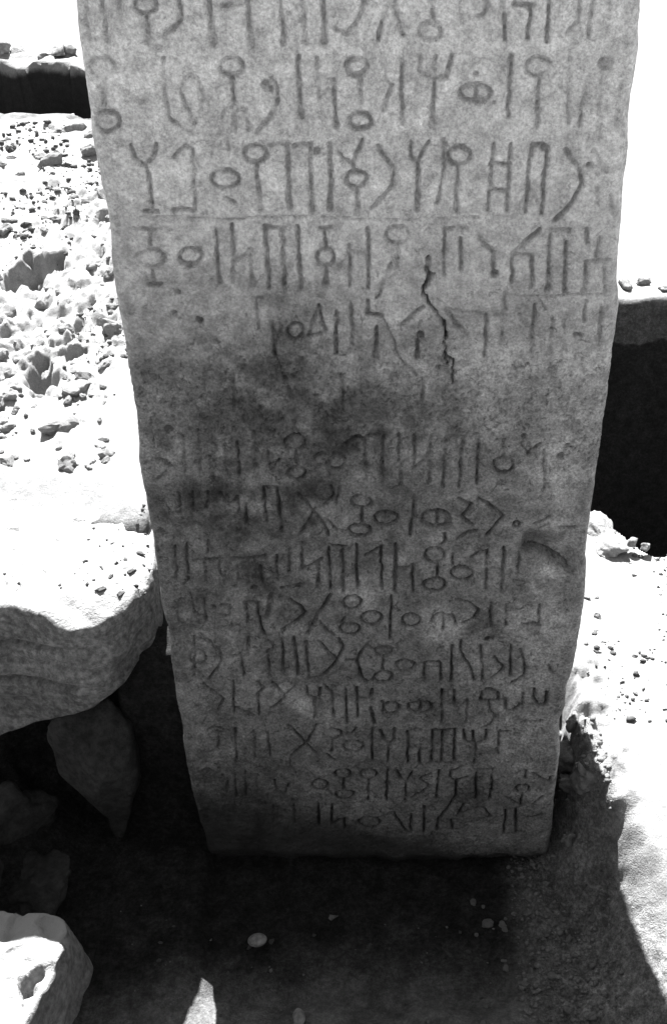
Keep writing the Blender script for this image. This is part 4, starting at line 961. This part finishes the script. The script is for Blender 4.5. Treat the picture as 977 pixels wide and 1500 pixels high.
def outline_stone(name, poly, ztop, zbot, mat, n=260, levels=44, rnd=.012, amp=.006, strata=.004, inset=0., seed=0, bot_poly=None, cracks=()):
    o2 = resample(poly, n); b2 = resample(bot_poly, n) if bot_poly else o2
    cen = o2.mean(0)
    def shrink(p, d):
        # move the outline inwards by d (towards local inside)
        t = np.roll(p, -1, 0) - np.roll(p, 1, 0); nn = np.stack([-t[:, 1], t[:, 0]], 1); nn /= np.linalg.norm(nn, axis=1)[:, None] + 1e-9
        return p + nn * d
    area = .5 * np.sum(o2[:, 0] * np.roll(o2[:, 1], -1) - np.roll(o2[:, 0], -1) * o2[:, 1])
    sg = 1 if area > 0 else -1
    rings = []
    fs = np.linspace(.03, 1, 34)
    rim = shrink(o2, sg * rnd)
    for f in fs: rings.append((cen + (rim - cen) * f, 'top', 0.))
    for a in np.linspace(0, math.pi / 2, 6)[1:]: rings.append((shrink(o2, sg * rnd * (1 - math.sin(a))), 'edge', rnd * (1 - math.cos(a))))
    for q in np.linspace(0, 1, levels)[1:]: rings.append((o2 * (1 - q) + b2 * q, 'side', q))
    brim = shrink(b2, sg * rnd)
    for f in np.linspace(1, .05, 10): rings.append((cen + (brim - cen) * f, 'bot', 0.))
    V = []
    for p, kind, q in rings:
        x, y = p[:, 0], p[:, 1]; zt, zb = ztop(x, y), zbot(x, y)
        if kind == 'top': z = zt
        elif kind == 'edge': z = zt - q
        elif kind == 'side': z = (zt - rnd) * (1 - q) + zb * q
        else: z = zb - rnd * .6
        z = z + 0 * x
        nx, ny, nz = amp * fbm(x * 14, y * 14, z * 14, 4, seed), amp * fbm(x * 14, y * 14, z * 14, 4, seed + 20), amp * .6 * fbm(x * 16, y * 16, z * 16, 4, seed + 40)
        if kind in ('side', 'edge') and strata:
            t = p - np.roll(p, 1, 0); nn = np.stack([-t[:, 1], t[:, 0]], 1) * sg; nn /= np.linalg.norm(nn, axis=1)[:, None] + 1e-9
            zc = z + .02 * fbm(x * 5, y * 5, oct=2, seed=seed + 7)
            st = strata * (fbm(x * 6, y * 6, zc * 45, 4, seed + 60)) + strata * 2.2 * sst(.5, .75, np.abs(vnoise(x * 2.5, y * 2.5, zc * 22, seed + 61)) * sst(-.2, .3, vnoise(x * 7, y * 7, zc * 3, seed + 62)))
            for cz, cd in cracks:                                # open bedding cracks
                zz = z - cz - .014 * fbm(x * 7, y * 7, oct=3, seed=int(cz * 1000)) - .06 * (x + .5)
                st = st + cd * np.exp(-(zz / .0042) ** 2) * sst(-.25, .15, fbm(x * 9 + cz * 50, y * 5, oct=2, seed=3)) * sst(-.40, -.46, x)
            nx = nx + nn[:, 0] * st; ny = ny + nn[:, 1] * st
        V.append(np.stack([x + nx, y + ny, z + nz], 1))
    V = np.array(V); nr = len(V)
    P = V.reshape(-1, 3)
    F = [tuple(f) for f in grid_faces(nr, n, True).tolist()]
    P = np.vstack([P, V[0].mean(0), V[-1].mean(0)])
    c0, c1 = len(P) - 2, len(P) - 1
    for j in range(n):
        F.append((c0, (j + 1) % n, j)); F.append(((nr - 1) * n + j, (nr - 1) * n + (j + 1) % n, c1))
    ob = mesh_obj(name, P, F, mat)
    bm = bmesh.new(); bm.from_mesh(ob.data); bmesh.ops.recalc_face_normals(bm, faces=bm.faces); bm.to_mesh(ob.data); bm.free()
    return ob

_ico = {}
def ico(sub):
    if sub not in _ico:
        bm = bmesh.new(); bmesh.ops.create_icosphere(bm, subdivisions=sub, radius=1)
        bm.verts.ensure_lookup_table()
        _ico[sub] = (np.array([v.co[:] for v in bm.verts]), [tuple(v.index for v in f.verts) for f in bm.faces]); bm.free()
    return _ico[sub]

def rock_co(sub, size, seed, rough=.35, cuts=7):
    v, f = ico(sub); v = v.copy(); r = np.random.RandomState(seed)
    for _ in range(cuts):                                        # flat broken facets
        d = r.normal(size=3); d /= np.linalg.norm(d); h = r.uniform(.55, .9)
        t = v @ d; v = v - np.outer(np.clip(t - h, 0, 9), d)
    v = v * (1 + rough * fbm(v[:, 0] * 1.6 + seed, v[:, 1] * 1.6, v[:, 2] * 1.6, 4, seed)[:, None])
    return v * np.array(size), f

def rock(name, loc, size, seed, mat, rotz=0, tilt=(0, 0), sub=4, rough=.35, cuts=7):
    co, f = rock_co(sub, size, seed, rough, cuts)
    o = mesh_obj(name, co, f, mat); o.location = loc; o.rotation_euler = (tilt[0], tilt[1], rotz)
    return o

# ================================================================== build
build_ground()
stele = build_stele()

# big flat slab on the left, its top dusted into the spoil
SLAB = [(-.95, .12), (-.75, .09), (-.60, .075), (-.514, .070), (-.47, .060), (-.435, .046), (-.405, .042), (-.383, .048), (-.366, .064), (-.354, .085),
        (-.344, .110), (-.337, .145), (-.340, .20), (-.350, .26), (-.365, .33), (-.40, .40), (-.95, .46)]
slab = outline_stone('stone_slab', SLAB,
    lambda x, y: .398 + .007 * lumps(x * 40 + .4 * vnoise(x * 60, y * 60), y * 34, 431, .45) + .003 * lumps(x * 95, y * 85, 433, .5) + .006 * fbm(x * 8, y * 8, oct=3, seed=3) - .012 * sst(-.40, -.33, x) - 0.020 * sst(.11, .04, y + .02 * fbm(x * 9, y * 9, oct=2, seed=9)) * sst(-.47, -.43, x),
    lambda x, y: .17 + .11 * np.clip((x + .55) / .2, -.3, 1) + .010 * fbm(x * 7, y * 7, oct=3, seed=4), M_SLAB, n=420, levels=96, rnd=.013, amp=.010, strata=.005, seed=21, cracks=((.338, .015), (.270, .014), (.305, .007)))
tag(slab, 'thick flat stone slab with sunlit sandy top and shaded rounded front left of the inscribed stone', 'stone slab')

# broken block at the lower left corner
LOW = [(-.71, -.15), (-.53, -.143), (-.432, -.158), (-.418, -.172), (-.422, -.204), (-.430, -.25), (-.442, -.31), (-.46, -.40), (-.71, -.42)]
LOWB = [(-.72, -.13), (-.53, -.125), (-.42, -.145), (-.400, -.165), (-.404, -.205), (-.410, -.26), (-.425, -.33), (-.45, -.42), (-.72, -.43)]
low = outline_stone('broken_block', LOW,
    lambda x, y: .072 - .012 * lumps(x * 38, y * 30, 333, .35) + .008 * fbm(x * 11, y * 11, oct=3, seed=13) - .035 * sst(.5, .8, fbm(x * 16, y * 16, oct=3, seed=15) + .75 * np.exp(-(((x + .468) / .028) ** 2 + ((y + .265) / .04) ** 2))),
    lambda x, y: -.07 + 0 * x, M_STONE, n=300, levels=40, rnd=.006, amp=.009, strata=.003, seed=31, bot_poly=LOWB)
tag(low, 'broken stone block with a sunlit chipped top at the lower left corner of the pit', 'stone block')

# pointed rock hanging in the shade under the slab
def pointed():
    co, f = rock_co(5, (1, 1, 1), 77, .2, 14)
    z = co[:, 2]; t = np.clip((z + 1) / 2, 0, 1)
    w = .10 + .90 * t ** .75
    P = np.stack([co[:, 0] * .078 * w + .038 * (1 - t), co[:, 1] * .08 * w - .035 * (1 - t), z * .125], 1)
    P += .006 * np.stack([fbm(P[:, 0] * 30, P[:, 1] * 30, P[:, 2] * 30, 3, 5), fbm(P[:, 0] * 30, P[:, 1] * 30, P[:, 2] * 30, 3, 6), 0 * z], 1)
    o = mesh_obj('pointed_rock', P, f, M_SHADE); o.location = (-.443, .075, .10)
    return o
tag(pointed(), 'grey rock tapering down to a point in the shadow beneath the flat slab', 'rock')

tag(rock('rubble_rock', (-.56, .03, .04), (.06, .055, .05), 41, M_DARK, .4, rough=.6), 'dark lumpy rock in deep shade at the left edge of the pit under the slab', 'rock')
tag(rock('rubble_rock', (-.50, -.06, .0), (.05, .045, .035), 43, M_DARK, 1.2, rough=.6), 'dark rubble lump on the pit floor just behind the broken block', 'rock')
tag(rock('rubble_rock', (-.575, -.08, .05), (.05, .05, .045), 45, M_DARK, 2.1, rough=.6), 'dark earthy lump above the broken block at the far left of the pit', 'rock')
tag(rock('boulder', (-.775, 1.69, .475), (.055, .045, .04), 51, M_STONE, .3), 'pale rock at the brink of the far trench beside the inscribed stone', 'rock')
tag(rock('boulder', (-.93, 1.72, .47), (.04, .03, .022), 53, M_STONE, 1.0), 'small pale rock at the left on the brink of the far trench', 'rock')
tag(rock('boulder', (.36, .63, .085), (.040, .06, .028), 57, M_CLOD, .5, sub=5, rough=.8, cuts=4), 'pale lump of earth on the trench brink touching the right edge of the inscribed stone', 'rock')
tag(rock('small_stone', (.405, .588, .112), (.011, .010, .010), 59, M_STONE, .2, sub=3), 'left one of two little stones on the brink of the dark right trench', 'stone')
tag(rock('small_stone', (.428, .58, .110), (.012, .010, .008), 61, M_STONE, .9, sub=3), 'right one of two little stones on the brink of the dark right trench', 'stone')
tag(rock('pebble', (-.195, -.122, -.030), (.013, .0095, .008), 63, M_PEB, .2, sub=4, rough=.06, cuts=0), 'smooth oval pebble lying on the dark pit floor below the inscribed stone', 'pebble')
tag(rock('pebble', (-.131, -.236, -.032), (.008, .013, .008), 65, M_PEB, .15, sub=4, rough=.08, cuts=1), 'long upright lying pebble near the bottom centre of the pit floor', 'pebble')
tag(rock('pebble', (.276, -.308, .045), (.011, .010, .009), 67, M_STONE, .3, sub=4, rough=.12, cuts=2), 'pale round pebble at the lower right beside the edge of the sunlit ground', 'pebble')

# height of the built ground, for laying loose stones on it
dg = bpy.context.evaluated_depsgraph_get()
gobj = bpy.data.objects['ground']
from mathutils.bvhtree import BVHTree
bvh = BVHTree.FromObject(gobj, dg)
bvh2 = BVHTree.FromObject(slab, dg)
def gz(x, y):
    return max([q[0].z for q in (b.ray_cast(Vector((x, y, 3)), Vector((0, 0, -1))) for b in (bvh, bvh2)) if q[0]] or [0])

rr_ = random.Random(9)
for i in range(9):
    x = -1.08 + i * .045 + rr_.uniform(-.02, .02); y = 2.15 + .02 * (i % 3); s = rr_.uniform(.012, .028)
    o = rock('rim_stone', (x, y, gz(x, y) + s * .3), (s * 1.5, s, s * .8), 600 + i, M_STONE, i * 1.1, sub=3, rough=.5)
    tag(o, 'rough stone on the far rim of the dark trench at the upper left', 'rim stone', 'stones on the far rim of the left trench')
for i in range(6):
    x = .50 + i * .05 + rr_.uniform(-.01, .01); y = 1.63 + .02 * (i % 3); s = rr_.uniform(.008, .02)
    o = rock('rim_stone', (x, y, gz(x, y) + s * .3), (s * 1.5, s, s * .8), 640 + i, M_STONE, i * 1.7, sub=3, rough=.5)
    tag(o, 'rough stone on the far rim of the dark trench at the right edge', 'rim stone', 'stones on the far rim of the right trench')

# rough earth lumps on the bank right of the stone
protoE = None
bank_lumps = [(.236, .17, .020), (.243, .10, .022), (.238, .06, .016), (.252, .13, .015), (.252, .03, .019), (.24, .0, .013), (.24, .215, .018)]
for i, (x, y, r) in enumerate(bank_lumps):
    o = rock('earth_lump', (x, y, gz(x, y) + r * .15), (r, r * .9, r * .8), 200 + i, M_CLODM, i * 1.3, sub=4, rough=.9, cuts=3)
    tag(o, 'rough dark lump of earth on the shaded bank against the right side of the stone', 'earth lump', 'earth lumps on the shaded right bank')

# loose clods
def clods(n, region, rmin, rmax, mat, label, group, seed):
    r = np.random.RandomState(seed); protos = []
    for i in range(6):
        co, f = rock_co(3, (1, .85, .7), seed + i, .45, 9)
        me = mesh_obj('soil_clod', co, f, mat, smooth=False); protos.append(me)
    k = 0; tries = 0
    while k < n and tries < n * 30:
        tries += 1
        x, y = region(r)
        if -.30 < x < .225 and -.01 < y < .25: continue
        s = rmin * (rmax / rmin) ** (r.rand() ** 2.2)
        o = protos[k] if k < 6 else protos[r.randint(6)].copy()
        if k >= 6: col.objects.link(o)
        o.location = (x, y, gz(x, y) + s * r.uniform(-.1, .3)); o.scale = (s * r.uniform(.8, 1.3), s * r.uniform(.8, 1.2), s)
        o.rotation_euler = (r.uniform(-.4, .4), r.uniform(-.4, .4), r.uniform(0, 6.28))
        tag(o, label, 'soil clod', group); k += 1
clods(230, lambda r: (lambda v: (-.43 - .17 * v - .36 * r.rand() ** 1.2 * (1 + .3 * v), .36 + v))(1.3 * r.rand() ** 1.3), .005, .026, M_CLOD, 'small dry clod on the sunlit spoil slope left of the inscribed stone', 'clods on the sunlit left slope', 301)
clods(14, lambda r: (r.uniform(.28, .45), r.uniform(.12, .45)), .003, .011, M_CLOD, 'small dry clod on the bright ground right of the inscribed stone', 'clods on the bright right ground', 311)
clods(80, lambda r: (r.uniform(.10, .27), r.uniform(-.34, .02)), 0.003, .009, M_CLODM, 'small clod on the shaded slope at the lower right of the pit', 'clods on the shaded lower right slope', 321)
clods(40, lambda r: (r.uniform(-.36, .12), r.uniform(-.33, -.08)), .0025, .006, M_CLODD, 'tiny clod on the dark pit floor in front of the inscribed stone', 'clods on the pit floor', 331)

# fine grit, darkened to stand for shadow specks, too much to count
def shadow_grit(n, seed):
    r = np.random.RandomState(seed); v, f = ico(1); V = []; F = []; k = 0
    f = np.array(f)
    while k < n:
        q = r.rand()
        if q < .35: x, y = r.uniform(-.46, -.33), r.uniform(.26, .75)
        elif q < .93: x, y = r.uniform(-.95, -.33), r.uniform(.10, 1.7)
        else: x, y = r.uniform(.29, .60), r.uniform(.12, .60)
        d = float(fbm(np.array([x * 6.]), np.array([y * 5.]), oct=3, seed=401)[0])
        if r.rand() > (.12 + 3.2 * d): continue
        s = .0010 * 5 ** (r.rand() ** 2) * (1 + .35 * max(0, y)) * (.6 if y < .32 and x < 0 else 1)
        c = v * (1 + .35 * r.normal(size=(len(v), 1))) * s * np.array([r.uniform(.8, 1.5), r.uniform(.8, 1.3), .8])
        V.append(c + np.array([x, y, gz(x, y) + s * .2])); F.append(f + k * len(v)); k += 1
    o = mesh_obj('shadow_grit', np.vstack(V), np.vstack(F), M_CLODD, smooth=False)
    tag(o, 'fine dark grit standing in for shadow specks over the sunlit sand on both sides of the stone', 'shadow_grit', kind='stuff')
shadow_grit(1700, 400)
def grit(n, seed):
    r = np.random.RandomState(seed); v, f = ico(1); V = []; F = []; f = np.array(f)
    for k in range(n):
        x, y = (r.uniform(-.40, .15), r.uniform(-.36, -.05)) if r.rand() < .03 else (.155 + .13 * r.rand(), r.uniform(-.36, .12))
        s = .0008 * 5.5 ** (r.rand() ** 2)
        c = v * (1 + .35 * r.normal(size=(len(v), 1))) * s * np.array([r.uniform(.8, 1.5), r.uniform(.8, 1.3), .8])
        V.append(c + np.array([x, y, gz(x, y) + s * .3])); F.append(f + k * len(v))
    o = mesh_obj('grit', np.vstack(V), np.vstack(F), M_CLODM, smooth=False)
    tag(o, 'fine grit scattered on the shaded right slope of the pit', 'grit', kind='stuff')
grit(1500, 410)
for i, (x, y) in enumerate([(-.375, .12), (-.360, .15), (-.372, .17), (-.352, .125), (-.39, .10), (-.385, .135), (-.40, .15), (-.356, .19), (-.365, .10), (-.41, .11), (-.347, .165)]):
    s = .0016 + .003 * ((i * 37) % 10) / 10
    o = rock('shadow_crumb', (x, y, gz(x, y) + s * .2), (s * 1.8, s, s * .7), 500 + i, M_CLODD, i * .9, sub=3, rough=.8)  # dark crumbs put in for shadow blotches on the slab top
    tag(o, 'bit of earth darkened as a shadow blotch on the rounded right corner of the flat slab', 'shadow_crumb', 'shadow crumbs on the corner of the flat slab')
